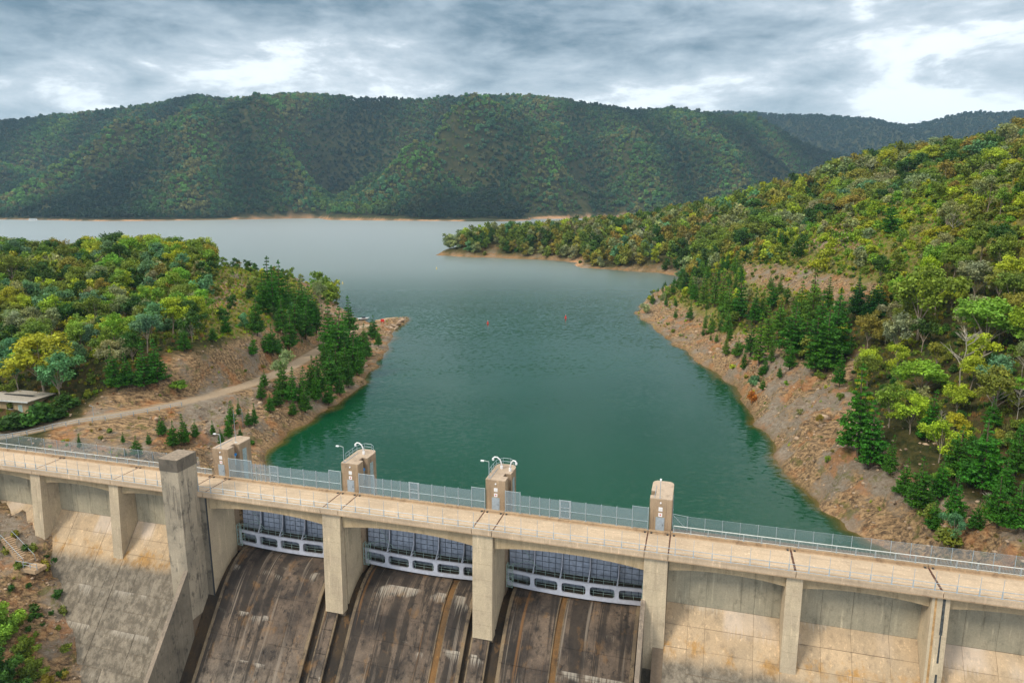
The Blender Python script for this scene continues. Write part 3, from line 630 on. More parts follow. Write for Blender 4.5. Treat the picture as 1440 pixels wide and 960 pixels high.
# spillway chute
def chstrip(a, b, n0, n1, dz, mat, name, seg=None, th=.5):
    k = seg or max(2, int(abs(n0 - n1) / .9) + 1); v = []; f = []
    ns = [n0 + (n1 - n0) * i / k for i in range(k + 1)]
    for q in ns:
        z = zch(q) + dz; v += [(a, q, z), (b, q, z), (b, q + .0, z - th), (a, q, z - th)]
    for i in range(k):
        o_ = 4 * i; f += [(o_, o_ + 4, o_ + 5, o_ + 1), (o_ + 1, o_ + 5, o_ + 6, o_ + 2), (o_ + 3, o_ + 2, o_ + 6, o_ + 7), (o_, o_ + 3, o_ + 7, o_ + 4)]
    f += [(0, 1, 2, 3), (4 * k + 3, 4 * k + 2, 4 * k + 1, 4 * k)]
    return mesh_obj(name, v, f, mat, dam)
NEND = -30.
bays = [(-53.0, -31.1), (-28.0, -6.1), (-3.0, 18.75)]
chstrip(-54.0, 18.75, 9.2, NEND, -1.1, M['groove'], 'chute_bed', 50, 4.)
def znn(z):                                          # n on the chute at height z
    lo, hi = -45., 7.2
    for _ in range(40):
        mid = (lo + hi) / 2
        if zch(mid) > z: hi = mid
        else: lo = mid
    return lo
rowz = [-6.0, -7.4, -10.2, -13.0, -15.8, -18.6, -21.6, -24.6, -28, -32]
spec = [(-53.0, -31.1, 2.1, 2.1, [], [-51, -45.6, -40.2, -35.6, -33.1]),
        (-29.3, -6.1, 3.0, 1.5, [(-11.9, -10.7)], [-26.3, -21.6, -16.9, -11.9, -10.7, -7.6]),
        (-3.7, 18.75, 2.4, .95, [(6.1, 7.2)], [-1.3, 2.6, 6.1, 7.2, 12.4, 17.8])]
for (a, b, gl, gr_, chans, xs) in spec:
    for i in range(len(xs) - 1):
        x0, x1 = xs[i], xs[i + 1]
        if (x0, x1) in chans:
            continue
        for j in range(len(rowz) - 1):
            n0 = 8.6 if j == 0 else znn(rowz[j]) - .02; n1 = znn(rowz[j + 1]) + .02
            chstrip(x0 + .02, x1 - .02, n0, n1, random.uniform(-.035, .035), M['chute'], 'spillway_slab', max(2, int((n0 - n1) / 1.)), .6)
    for e in (xs[0], xs[-1]):                        # pale worn edges beside the side grooves
        chstrip(e - .16 - (.2 if e == xs[0] else 0), e + .18 + (.2 if e == xs[-1] else 0), 8.0, NEND, .10, M['chute_edge'], 'groove_edge', 40)
    for c0, c1 in chans:
        chstrip(c0, c1, 8.6, NEND, -.22, M['rustchannel'], 'water_channel', 40, .3)
        for e in (c0, c1): chstrip(e - .09, e + .09, 6.5, -12, .05, M['chute_edge'], 'channel_edge', 24)
for a, b in ((-31.25, -29.3), (-6.1, -3.7)):
    for j in range(2, len(rowz) - 1):
        chstrip(a + .05, b - .05, znn(rowz[j]) - .045, znn(rowz[j + 1]) + .045, .12, M['chute'], 'spillway_slab', 3, .8)
for a, b in ((-29.3, -29.05), (-31.5, -31.25), (-3.7, -3.45), (-6.35, -6.1)): chstrip(a, b, .2, NEND, .05, M['chute_edge'], 'groove_edge', 30)
# deck, kerbs and beams
jts = sorted([-106.6, -89.4, -71.9, -56.2, -53.0, -31.1, -28.0, -6.1, -3.0, 18.9, 22.1, 38.3, 55.2, 72.4])
ed = [SE0] + jts + [SW1]
for a, b in zip(ed[:-1], ed[1:]):
    if b - a > .5:
        MB().box(a + .05, b - .05, -.38, 7.1, 6.44, 7.0).build('deck_slab', M['deck'], dam)
        MB().box(a + .03, b - .03, -.42, -.08, 7.0, 7.24).build('near_kerb', M['deck'], dam)
        MB().box(a + .03, b - .03, -.40, -.1, 6.30, 6.43).build('deck_drip', M['kerb'], dam)
        MB().box(a + .03, b - .03, -.07, .62, 7.0, 7.005).build('gutter_strip', M['kerb'], dam)
        MB().box(a + .03, b - .03, 5.55, 5.94, 7.0, 7.005).build('gutter_strip', M['kerb'], dam)
        t = .34 if (a > 21 or b < -55) else .22
        MB().box(a + .04, b - .04, 5.95, 6.55, 7.0, 7.0 + t).build('far_kerb', M['kerb'], dam)
MB().box(SE0, SW1, -.30, 7.0, 6.38, 6.45).build('deck_soffit', M['beam'], dam)
M['rustj'] = simple('rusty_joint', (.09, .04, .025), .9, 0, .5, 5)
for j_ in jts:
    w_ = .10 if j_ < 30 else .14
    for k in range(4):
        n0 = .1 + k * 1.48; MB().box(j_ - w_ + random.uniform(-.02, .02), j_ + w_, n0, n0 + 1.40, 6.98, 7.006).build('expansion_joint', M['rustj'], dam)
    for q in (-.55, .35): MB().box(j_ + q, j_ + q + .26, 5.62, 5.93, 7.0, 7.12).build('drain_box', M['dark'], dam)
def beam(a, b, zend, zmid, n0=.55, n1=1.5):
    k = 14; top = 6.42; v = []; f = []
    for i in range(k + 1):
        t = i / k; q = abs(2 * t - 1); z = zmid + (zend - zmid) * q ** 2.2; x = a + (b - a) * t
        v += [(x, n0, z), (x, n0, top), (x, n1, top), (x, n1, z)]
    for i in range(k):
        o_ = 4 * i; f += [(o_, o_ + 4, o_ + 5, o_ + 1), (o_ + 3, o_ + 2, o_ + 6, o_ + 7), (o_, o_ + 3, o_ + 7, o_ + 4)]
    f += [(0, 1, 2, 3), (4 * k + 3, 4 * k + 2, 4 * k + 1, 4 * k)]
    mesh_obj('deck_beam', v, f, M['beam'], dam)
for a, b in ((-52.6, -31.12), (-27.85, -6.12), (-2.85, 18.88)): beam(a, b, 3.95, 4.75); beam(a, b, 4.3, 4.75, 5.0, 5.9)
for a, b in ((22.3, 37.28), (39.32, 54.18), (56.22, 71.4), (-70.78, -57.42), (-88.28, -72.92), (-105.6, -90.56)): beam(a, b, 4.35, 4.95, .75, 1.7)

# ------------------------------------------------------------------ railings on the deck
def railing(name, label, cat, s0, s1, n, z0, hpost, hthin, step, rails, mats, thick=.055, bars=None, mesh=None, group=None, phase=0.):
    t = thing(name, label, cat, W(s0, n, z0), DROT, group); Lr = s1 - s0; pm = None; x = phase
    while x <= Lr + .01:
        if pm is None:
            m = MB().box(-thick, thick, -thick, thick, 0, hpost)
            if hthin > hpost: m.box(-.022, .022, -.022, .022, hpost, hthin)
            m.box(-thick * 2, thick * 2, -thick * 2, thick * 2, 0, .05)
            o = m.build('post', mats[0], t); pm = o.data
        else: o = link(pm, 'post', t)
        o.location = (x, 0, 0); x += step
    for h, r in rails: MB().tube([(0, -.02, h), (Lr, -.02, h)], r, 5).build('rail', mats[1], t)
    if bars:
        m = MB(); q = 0.
        while q < Lr: m.box(q, q + .03, .0, .03, bars[0], bars[1]); q += bars[2]
        tag(m.build('baluster', mats[0], t), kind='stuff')
    if mesh: MB().box(0, Lr, .045, .055, mesh[0], mesh[1]).build('mesh_infill', mesh[2], t)
    return t
rg = 'guard railings along the dam road'
railing('guard_railing', 'pale railing with thin poles on the near deck edge, left of the pylon', 'railing', -116, -57.6, -.25, 7.24, .95, 2.5, 2.4, [(.95, .035), (.5, .018), (.05, .04)], (M['rail'], M['rail']), group=rg, phase=1.2)
railing('guard_railing', 'long pale railing with thin poles on the near deck edge, right of the pylon', 'railing', -53.8, 86, -.25, 7.24, .95, 2.5, 2.4, [(.95, .04), (.5, .018), (.05, .04)], (M['rail'], M['rail']), group=rg)
railing('guard_railing', 'pale topped railing on the lake side of the road, left of the gates', 'railing', -116, -56.4, 6.25, 7.34, .95, .95, 2.4, [(.95, .06), (.08, .03)], (M['rail'], M['whiterail']), .06, mesh=(.05, .95, M['mesh_thin']), group=rg, phase=.6)
railing('guard_railing', 'white topped railing with thin bars, lake side, right of the last tower', 'railing', 22.5, 86, 6.25, 7.34, 1.0, 1.0, 2.4, [(1.0, .065), (.08, .04)], (M['rail'], M['whiterail']), .06, bars=(.05, 1.0, .16), group=rg)
railing('wire_fence', 'tall thin wire fence behind the white railing, right of the last tower', 'fence', 24.4, 86, 6.85, 7.0, 2.75, 2.75, 2.4, [(2.7, .014)], (M['rail'], M['rail']), .035, mesh=(.1, 2.65, M['mesh_thin']), group='wire fences')
railing('wire_fence', 'thin wire fence behind the white railing at the foot of the rocky left bank', 'fence', -116, -61, 8.6, 5.6, 3.6, 3.6, 3.2, [(3.55, .012)], (M['rail'], M['rail']), .035, mesh=(1.6, 3.5, M['mesh_thin']), group='wire fences')
# braced end panel right of tower 4
t = thing('fence_end_frame', 'square steel frame with diagonal brace on the right of the last tower', 'fence frame', W(22.25, 6.8, 7.0), DROT)
MB().tube([(0, 0, 0), (0, 0, 2.9)], .04).build('post', M['rail'], t); MB().tube([(2.1, 0, 0), (2.1, 0, 2.7)], .04).build('post', M['rail'], t)
MB().tube([(0, 0, 2.9), (2.1, 0, 2.7)], .035).build('rail', M['rail'], t); MB().tube([(0, 0, 2.8), (2.1, 0, .7)], .03).build('brace', M['rail'], t)
MB().box(0.05, 2.05, .02, .03, .1, 2.6).build('mesh_infill', M['mesh_thin'], t)
# mesh security fence between the towers
def secfence(s0, s1, label, hiL, hiR, mid):
    t = thing('security_fence', label, 'fence', W(s0, 6.38, 7.22), DROT, 'mesh fences between the towers'); Lr = s1 - s0
    xs = [0.04, hiL] + [hiL + (mid - .85 - hiL) * i / 4 for i in range(1, 5)] + [mid + .85] + [mid + .85 + (Lr - hiR - mid - .85) * i / 4 for i in range(1, 5)] + [Lr - .04]
    xs = sorted(set(round(x, 3) for x in xs))
    for i, x in enumerate(xs):
        h = 3.45 if (x <= hiL or x >= Lr - hiR - .01) else 3.0
        MB().box(x - .05, x + .05, -.05, .05, 0, h).box(x - .12, x + .12, -.1, .14, -.2, .06).build('post', M['rail'], t)
    for i in range(len(xs) - 1):
        a, b = xs[i] + .05, xs[i + 1] - .05; h = 3.4 if (b <= hiL + .1 or a >= Lr - hiR) else 2.92; ism = abs((a + b) / 2 - mid) < .3
        o = MB().box(a, b, .0, .012, .06, h).build('mesh_panel', M['mesh'], t)
        MB().tube([(a, -.03, 1.25), (b, -.03, 1.25)], .035, 5).build('rail', M['rail'], t)
        if h > 3.2 or ism: MB().tube([(a, -.02, h), (b, -.02, h)], .03, 5).build('rail', M['rail'], t)
        if ism:
            d = MB(); [d.box(*q) for q in ((a, a + .14, -.07, -.01, .1, 3.0), (b - .14, b, -.07, -.01, .1, 3.0), (a + .14, b - .14, -.07, -.01, 2.84, 3.0), (a + .14, b - .14, -.07, -.01, .1, .26), (a + .14, b - .14, -.07, -.01, 1.75, 1.85))]
            d.build('access_panel_frame', M['rail'], t); MB().box(a + .14, b - .14, -.04, -.03, .26, 2.84).build('access_panel_mesh', M['mesh'], t)
secfence(-52.9, -31.15, 'blue grey mesh fence between the first and second towers from the left', 4.6, 2.2, 9.0)
secfence(-27.9, -6.15, 'blue grey mesh fence between the second and third towers from the left', 2.8, 2.2, 9.8)
secfence(-2.9, 18.85, 'blue grey mesh fence between the third tower and the rightmost tower', 2.4, 2.3, 9.4)

# ------------------------------------------------------------------ control towers on the piers
def arc(cx, cy, r, a0, a1, k): return [(cx + r * math.cos(R(a0 + (a1 - a0) * i / k)), cy + r * math.sin(R(a0 + (a1 - a0) * i / k))) for i in range(k + 1)]
def tower(s0, label, notch, roofrail, vents, mast=False, bluebox=False, lampx=.35, toplamp=False, n=0):
    w = 3.15; t = thing('pier_tower', label, 'tower', W(s0, 6.56, 0), DROT, 'concrete towers on the spillway piers')
    if notch == 'R': pl = [(0, 0), (w, 0), (w, 1.5), (w - .85, 1.5), (w - .85, 2.6), (w + .12, 2.6), (w + .12, 5.0)] + arc(w - 1.0, 5.0, 1.12, 0, 70, 4) + arc(1.0, 5.0, 1.12, 110, 180, 4)
    else: pl = [(0, 0), (w, 0), (w, 5.0)] + arc(w - 1.0, 5.0, 1.0, 0, 70, 4) + arc(1.0, 5.0, 1.0, 110, 180, 4) + [(0, 2.3), (.75, 2.3), (.75, 1.0), (0, 1.0)]
    pl = [(x, y if y < 1.2 else y * 1.12) for x, y in pl]
    body = MB().extr(pl, 'z', -9, 12.02).build('tower_wall', M['tower'], t)
    inner = [(x * .995 + .008, y * .995 + .01) for x, y in pl]
    M.setdefault('roof', concrete('tower_roof', (.46, .36, .27), (.38, .29, .21), (.2, .14, .1), .2, .5))
    MB().extr(pl, 'z', 12.02, 12.12).build('roof', M['roof'], t)
    dx = 1.08 if notch == 'R' else 1.0
    d = MB().box(dx, dx + 1.1, -.07, 0.02, 7.0, 9.15).build('door', M['door'], t)
    MB().box(dx - .08, dx + 1.18, -.05, .0, 7.0, 9.23).build('door_frame', M['rail'], t)
    MB().tube([(dx + .95, -.12, 8.0), (dx + .95, -.12, 8.25)], .03).build('door_handle', M['dark'], d)
    s1 = MB().box(dx + .28, dx + .82, -.03, .0, 9.36, 9.92).build('warning_sign', M['white'], t)
    MB().box(dx + .46, dx + .66, -.036, -.03, 9.52, 9.76).build('red_symbol', M['red'], s1)
    s2 = MB().box(dx + .28, dx + .84, -.03, .0, 10.2, 10.8).build('notice_board', M['white'], t)
    for q in range(3): MB().box(dx + .36, dx + .76, -.034, -.03, 10.32 + .14 * q, 10.345 + .14 * q).build('print_line', M['rail'], s2)
    MB().tube([(dx + .55, -.14, 11.5), (dx + .55, 0, 11.5)], .12, 8).build('wall_lamp', M['white'], t)
    sx = w + .12 if notch == 'R' else w
    MB().box(sx + .0, sx + .06, 3.7, 4.75, 3.0, 10.9).build('steel_plate', M['panel'], t)
    for zz in (4.5, 6.5, 8.6): MB().box(sx + .06, sx + .1, 3.75, 4.7, zz, zz + .08).build('plate_stiffener', M['rail'], t)
    MB().box(.6, .66, .1, 4.6, 12.12, 12.2).build('conduit', M['rail'], t)
    if roofrail:
        r = empty('roof_railing', (0, 0, 12.12), parent=t); pts = [(.15, 1.4), (.12, 2.6), (.12, 3.8), (.15, 5.2), (.9, 6.5), (2.2, 6.5), (2.95, 5.8)]
        for p in pts: MB().tube([(p[0], p[1], 0), (p[0], p[1], 1.1)], .035, 5).build('rail_post', M['rail'], r)
        for h in (.55, 1.1): MB().tube([(p[0], p[1], h) for p in pts], .035, 5).build('rail_bar', M['rail'], r)
    if bluebox:
        MB().box(w - .8, w - .1, 1.55, 2.4, 10.2, 10.55).build('blue_lid', M['blue'], t); MB().extr(arc(w - .45, 2.0, .38, 0, 330, 10), 'z', 8.6, 10.2).build('cylinder_tank', M['rail'], t)
    return t
tower(-56.2, 'leftmost pier tower, plain roof with thin mast, blue box in its side', 'R', False, 0, bluebox=True)
tower(-31.1, 'second concrete tower from the left with roof railing and one white curved vent', 'R', True, 1, bluebox=True)
tower(-6.1, 'third concrete tower from the left with roof railing and two white curved vents', 'R', True, 2)
tower(18.95, 'rightmost concrete tower with plain rounded roof and a notch on its left side', 'L', False, 0)
def lamp(s, n, z, label, dirx=-1.1, diry=0, h=2.6):
    t = thing('lamp_post', label, 'lamp post', W(s, n, z), DROT, 'lamp posts on the towers')
    MB().tube([(0, 0, 0), (0, 0, h)], .05, 6).box(-.1, .1, -.1, .1, 0, .06).build('pole', M['rail'], t)
    MB().tube([(0, 0, h), (dirx * .5, diry * .5, h + .1), (dirx * .8, diry * .8, h + .08)], .035, 6).build('arm', M['whiterail'], t)
    m = MB().box(-.42, .12, -.14, .14, -.09, .09); v = [(x * .9, y * (1 if x > -.2 else .7), z_) for x, y, z_ in m.v]; o = mesh_obj('lamp_head', v, m.f, M['white'], t); o.location = (dirx * .85, diry * .85, h + .06)
    if diry: o.rotation_euler = (0, 0, R(90))
lamp(-54.5, 6.75, 12.12, 'slim lamp post on the leftmost tower, arm pointing left', h=2.5)
lamp(-30.75, 6.9, 12.12, 'slim lamp post on the left corner of the tower with one white vent')
lamp(-5.75, 7.2, 12.12, 'slim lamp post on the left corner of the tower with two white vents')
lamp(20.35, 6.8, 12.12, 'slim lamp post on the rightmost tower', dirx=-.02, diry=.5, h=2.6)
t = thing('antenna_mast', 'very thin tall mast on the roof of the leftmost tower', 'mast', W(-53.95, 10.0, 12.12), DROT)
MB().tube([(0, 0, 0), (0, 0, 6.2)], .045, 5, .02).build('pole', M['rail'], t); MB().box(-.2, .2, -.2, .2, 0, .06).build('base_plate', M['whiterail'], t)
def vent(s, n, ang_, label):
    t = thing('curved_vent', label, 'vent pipe', W(s, n, 12.12), DROT + ang_, 'white curved vents on tower roofs')
    MB().tube([(0, 0, 0), (0, 0, .5)], .22, 8).build('base', M['white'], t)
    pts = [(0, 0, .4), (-.08, 0, 1.1), (-.3, 0, 1.6), (-.7, 0, 1.95), (-1.1, 0, 2.0), (-1.35, 0, 1.8)]
    MB().tube(pts, .11, 8).build('pipe', M['white'], t, True); MB().tube([(-1.35, 0, 1.8), (-1.37, 0, 1.45)], .17, 8).build('hood', M['white'], t)
vent(-29.3, 11.0, .2, 'white curved vent on the roof of the second tower from the left')
vent(-4.9, 11.2, .3, 'left white curved vent on the roof of the third tower from the left')
vent(-3.3, 10.6, math.pi - .5, 'right white curved vent on the roof of the third tower from the left')

# ------------------------------------------------------------------ spillway gates
def gate(s0, s1, label):
    scn = (s0 + s1) / 2; t = thing('spillway_gate', label, 'dam gate', W(scn, 0, 0), DROT, 'steel spillway gates between the piers'); hw = (s1 - s0) / 2 - .12
    ns = lambda z: 8.5 + .016 * (z + 2.5) ** 2
    MB().extr([(ns(-6.) + .1, -6.2), (ns(-6) + .25, -6.2), (8.95, -2.5), (ns(3) + .3, 3.0), (ns(3) + .12, 3.0), (8.62, -2.5)], 'x', -hw, hw).build('back_plate', M['gate_back'], t)
    nx, pw = 20, 2 * hw / 20; zs = [-6.0 + .9 * i for i in range(10)]; cache = {}
    for j in range(len(zs) - 1):
        for i in range(nx):
            if j not in cache:
                z0, z1 = zs[j] + .045, zs[j + 1] - .045; a, b = .05, pw - .05; n0, n1 = ns(z0), ns(z1)
                o = mesh_obj('skin_panel', [(a, n0, z0), (b, n0, z0), (b, n1, z1), (a, n1, z1), (a, n0 + .12, z0), (b, n0 + .12, z0), (b, n1 + .12, z1), (a, n1 + .12, z1)],
                             [(0, 1, 2, 3), (0, 4, 5, 1), (1, 5, 6, 2), (2, 6, 7, 3), (3, 7, 4, 0)], M['gate'], t); cache[j] = o.data
            else: o = link(cache[j], 'skin_panel', t)
            o.location = (-hw + i * pw, 0, 0)
    bow = lambda x: 6.55 + .0058 * x * x
    # girder: five/six cells with rounded openings
    ribs = [-6.6, -2.2, 2.2, 6.6]; xs = [-hw] + ribs + [hw]; zt, zb = -3.0, -5.72; m = MB()
    for i in range(len(xs) - 1):
        a, b = xs[i], xs[i + 1]; ia = a + (.32 if i else .25); ib = b - .32; it, ib_z = zt - .48, zb + .58; c = .42
        inner = [(ia + c, ib_z), (ib - c, ib_z), (ib - c * .3, ib_z + c * .3), (ib, ib_z + c), (ib, it - c), (ib - c * .3, it - c * .3), (ib - c, it), (ia + c, it), (ia + c * .3, it - c * .3), (ia, it - c), (ia, ib_z + c), (ia + c * .3, ib_z + c * .3)]
        outer = [(ia + c, zb), (ib - c, zb), (b, zb), (b, ib_z + c), (b, it - c), (b, zt), (ib - c, zt), (ia + c, zt), (a, zt), (a, it - c), (a, ib_z + c), (a, zb)]
        k = 12; v = []
        for (x, z) in inner: v.append((x, bow(x), z))
        for (x, z) in outer: v.append((x, bow(x), z))
        for (x, z) in inner: v.append((x, bow(x) + .3, z))
        for (x, z) in outer: v.append((x, bow(x) + .3, z))
        f = []
        for q in range(k):
            r = (q + 1) % k; f += [(k + q, k + r, r, q), (2 * k + q, 2 * k + r, 3 * k + r, 3 * k + q), (q, r, 2 * k + r, 2 * k + q), (k + r, k + q, 3 * k + q, 3 * k + r)]
        m.add(v, f)
    m.build('girder', M['girder'], t)
    for x in (-hw, -6.6, -2.2, 2.2, 6.6):
        if abs(x) < hw: MB().box(x - .12, x + .12, bow(x) + .3, 8.5, zb, zt).build('girder_web', M['girder'], t)
    # chord top plate and walkways
    def walk(z, n0o, n1, name, mat, th=.08):
        v = []; f = []; k = 12
        for i in range(k + 1):
            x = -hw + 2 * hw * i / k; v += [(x, bow(x) + n0o, z), (x, n1, z), (x, n1, z - th), (x, bow(x) + n0o, z - th)]
        for i in range(k):
            o_ = 4 * i; f += [(o_, o_ + 4, o_ + 5, o_ + 1)[::-1], (o_ + 3, o_ + 2, o_ + 6, o_ + 7)[::-1], (o_, o_ + 3, o_ + 7, o_ + 4)[::-1], (o_ + 1, o_ + 5, o_ + 6, o_ + 2)[::-1]]
        mesh_obj(name, v, f, mat, t)
    walk(-3.02, .28, 8.4, 'walkway', M['grate']); walk(zb + .55, .32, 8.4, 'lower_walkway', M['grate'])
    def hrail(z, off, n_post, name='walkway_rail'):
        r = empty(name, (0, 0, 0), parent=t); pts = [(x, bow(x) + off, z) for x in [-hw + .2 + (2 * hw - .4) * i / 14 for i in range(15)]]
        for h in (0, .45): MB().tube([(a, b, c + h) for a, b, c in pts], .022, 4).build('rail_bar', M['green'], r)
        for a, b, c in pts: MB().box(a - .02, a + .02, b - .02, b + .02, z - .5, z + .47).build('rail_post', M['green'], r)
    hrail(-2.5, .35, 14); hrail(zb + 1.05, .45, 14, 'lower_walkway_rail')
    for x in ribs:
        MB().tube([(x, bow(x) + .2, zt), (x + .1, 7.55, -1.9), (x + .12, 7.8, -1.4), (x + .12, 7.95, .3), (x + .12, 8.1, 2.4)], .10, 6).build('rib', M['girder'], t)
        MB().box(x + .06, x + .18, 7.9, 8.5, -5.8, 2.6).build('rib_web', M['gate_back'], t)
    MB().tube([(-hw + .9, 7.4, -2.2), (-7.6, 7.2, -1.1), (-6.6, 7.4, -1.4), (-5.2, 7.3, -2.3)], .04, 5).build('brace', M['green'], t)
    MB().tube([(-8.2, 8.2, .2), (-6.5, 7.6, -1.5)], .04, 5).build('brace', M['green'], t)
    cg = empty('ladder_cage', (-hw + .1, 6.55, -5.7), parent=t)
    for x in (0, .9):
        for y in (0, .8): MB().box(x - .04, x + .04, y - .04, y + .04, 0, 3.9).build('cage_post', M['green'], cg)
    for h in (.1, 1.2, 1.9, 2.9, 3.85):
        MB().box(-.03, .93, -.04, .02, h, h + .06).box(.86, .93, 0, .8, h, h + .06).box(-.03, .03, 0, .8, h, h + .06).build('cage_ring', M['green'], cg)
    for q in range(11): MB().box(.25, .65, .1, .14, .2 + q * .33, .24 + q * .33).build('rung', M['green'], cg)
    MB().box(hw - .5, hw - .35, 7.2, 7.35, -5.7, -2.0).build('end_post', M['green'], t)
    MB().box(-hw - .0, hw, 8.2, 8.5, -6.22, -6.0).build('seal', M['dark'], t)
gate(-52.75, -31.0, 'blue grey steel gate with pale oval-holed girder in the left spillway bay')
gate(-27.95, -6.1, 'blue grey steel gate with pale oval-holed girder in the middle spillway bay')
gate(-2.95, 18.9, 'blue grey steel gate with pale oval-holed girder in the right spillway bay')

# leak stains down the buttress face at right
M['stain'] = simple('damp_stain', (.045, .05, .05), .8, 0, .5, 2.5); M['ruststain'] = simple('rust_stain', (.40, .24, .10), .85, 0, .3, 1.5)
nfb = lambda z: .15 - .9 * (6.42 - z) / (6.42 + 9) - .006
for (a, b, z0, z1, mt) in ((55.35, 55.72, 1.2, 6.3, 'stain'), (55.42, 55.66, -2.6, 1.2, 'stain'), (55.40, 55.70, -5.4, -4.1, 'stain'), (54.5, 54.8, -6.5, 6.3, 'ruststain')):
    mesh_obj('leak_stain', [(a, nfb(z0), z0), (b, nfb(z0), z0), (b - .03, nfb(z1), z1), (a + .03, nfb(z1), z1)], [(0, 1, 2, 3)], M[mt], dam)

# ------------------------------------------------------------------ vegetation
def leaf_mat(name, trans=.22):
    m, nt, b, g = newmat(name)
    a = N(nt, 'ShaderNodeAttribute'); a.attribute_type = 'INSTANCER'; a.attribute_name = 'tc'
    ti = attr(nt, 'tint'); v = g.vmath('SCALE', a.outputs['Vector']); g.L(ti, v.node.inputs['Scale'])
    pos = N(nt, 'ShaderNodeNewGeometry').outputs['Position']
    nz = g.noise(pos, .22, 2); c = g.mix(g.ramp(nz, .35, .65), v, g.mix(1., v, (1.18, 1.06, .80), 'MULTIPLY'))
    g.L(c, b.inputs['Base Color']); b.inputs['Roughness'].default_value = .6; b.inputs['Specular IOR Level'].default_value = .25
    tl = N(nt, 'ShaderNodeBsdfTranslucent'); g.L(g.mix(1., c, (1.2, 1.15, .6), 'MULTIPLY'), tl.inputs[0])
    mx = N(nt, 'ShaderNodeMixShader'); mx.inputs[0].default_value = trans; g.L(b.outputs[0], mx.inputs[1]); g.L(tl.outputs[0], mx.inputs[2])
    g.L(mx.outputs[0], nt.nodes['Material Output'].inputs[0]); return m
M['leaf'] = leaf_mat('foliage'); M['barkpale'] = simple('pale_bark', (.27, .22, .17), .85, 0, .3, 2); M['bark'] = simple('dark_bark', (.10, .07, .045), .9, 0, .3, 2)
M['rockm'] = simple('loose_rock', (.33, .24, .165), .95, 0, .45, .5)
def leaves(clumps, n, size, up=.35, flat=1., seed=0):
    """many small leaf sprays through the volume of the clumps; returns verts, faces, tint"""
    r = np.random.default_rng(seed); w = np.array([c[1][0] * c[1][1] * c[1][2] for c in clumps]) ** .67; w /= w.sum()
    ci = r.choice(len(clumps), n, p=w); C = np.array([c[0] for c in clumps])[ci]; S = np.array([c[1] for c in clumps])[ci]
    d = r.normal(size=(n, 3)); d /= np.linalg.norm(d, axis=1)[:, None]; rad = r.random(n) ** .45
    bump = 1 + .16 * np.sin(d[:, 0] * 7 + ci) * np.sin(d[:, 1] * 6 + 2 * ci) + .1 * np.sin(d[:, 2] * 9 + ci * 3)
    P = C + d * S * (rad * bump)[:, None]
    nrm = d * .8 + r.normal(size=(n, 3)) * .75 + np.array([0, 0, up]); nrm /= np.linalg.norm(nrm, axis=1)[:, None]
    t = np.cross(nrm, r.normal(size=(n, 3))); t /= np.linalg.norm(t, axis=1)[:, None] + 1e-9; b = np.cross(nrm, t)
    s = size * (.6 + .8 * r.random(n))[:, None]
    V = np.stack([P - t * s - b * s * .45, P + t * s - b * s * .3, P + b * s * .95 + t * s * r.uniform(-.5, .5, (n, 1))], 1).reshape(-1, 3)
    ct = r.uniform(.72, 1.22, len(clumps))[ci]; ti = np.repeat(ct * r.uniform(.7, 1.3, n), 3)
    return V, np.arange(3 * n).reshape(-1, 3), ti
def crown_mesh(name, cl, n, size, seed, up=.35):
    V, F, t = leaves(cl, n, size, up, seed=seed); return np_mesh(name, V, F, M['leaf'], False, dict(tint=t))
def gum(seed, n=2600, size=.0225, spread=.26, limbs=5, low=.30, dome=False):
    """eucalyptus of unit height: forked pale trunk, billowing clumped crown"""
    rd = random.Random(seed); cl = []; m = MB(); fork = low * rd.uniform(.7, .95)
    lean = (rd.uniform(-.05, .05), rd.uniform(-.05, .05)); m.tube([(0, 0, -.06), (lean[0] * .5, lean[1] * .5, fork * .5), (lean[0], lean[1], fork)], .016, 6, .011)
    for i in range(limbs):
        a = 2 * math.pi * (i + rd.uniform(-.3, .3)) / limbs; rr_ = spread * rd.uniform(.5, 1.0); h = rd.uniform(low + .18, .86) if i else .90
        if i == 0: rr_ *= .25
        tip = (lean[0] + rr_ * math.cos(a), lean[1] + rr_ * math.sin(a), h * .96)
        m.tube([(lean[0], lean[1], fork), (lean[0] + .45 * rr_ * math.cos(a), lean[1] + .45 * rr_ * math.sin(a), fork + (h - fork) * .5), tip], .008, 5, .003)
        for q in range(4):
            j = [rd.uniform(-.11, .11) for _ in range(3)]; s = rd.uniform(.08, .14)
            cl.append(((tip[0] + j[0], tip[1] + j[1], min(tip[2] + j[2], .93)), (s, s, s * .82)))
    k = 14 if dome else 6
    for q in range(k):
        a = rd.uniform(0, 6.28); t_ = rd.uniform(.1, 1.0); r0 = spread * t_; s = rd.uniform(.09, .14); zt_ = low + .12 + (.78 - low) * math.sqrt(max(0, 1 - t_ * t_ * .85)) * (1 if dome else rd.uniform(.4, 1)); cl.append(((r0 * math.cos(a), r0 * math.sin(a), min(zt_, .9)), (s, s, s * .8)))
    return m, crown_mesh('crown', cl, n, size, seed)
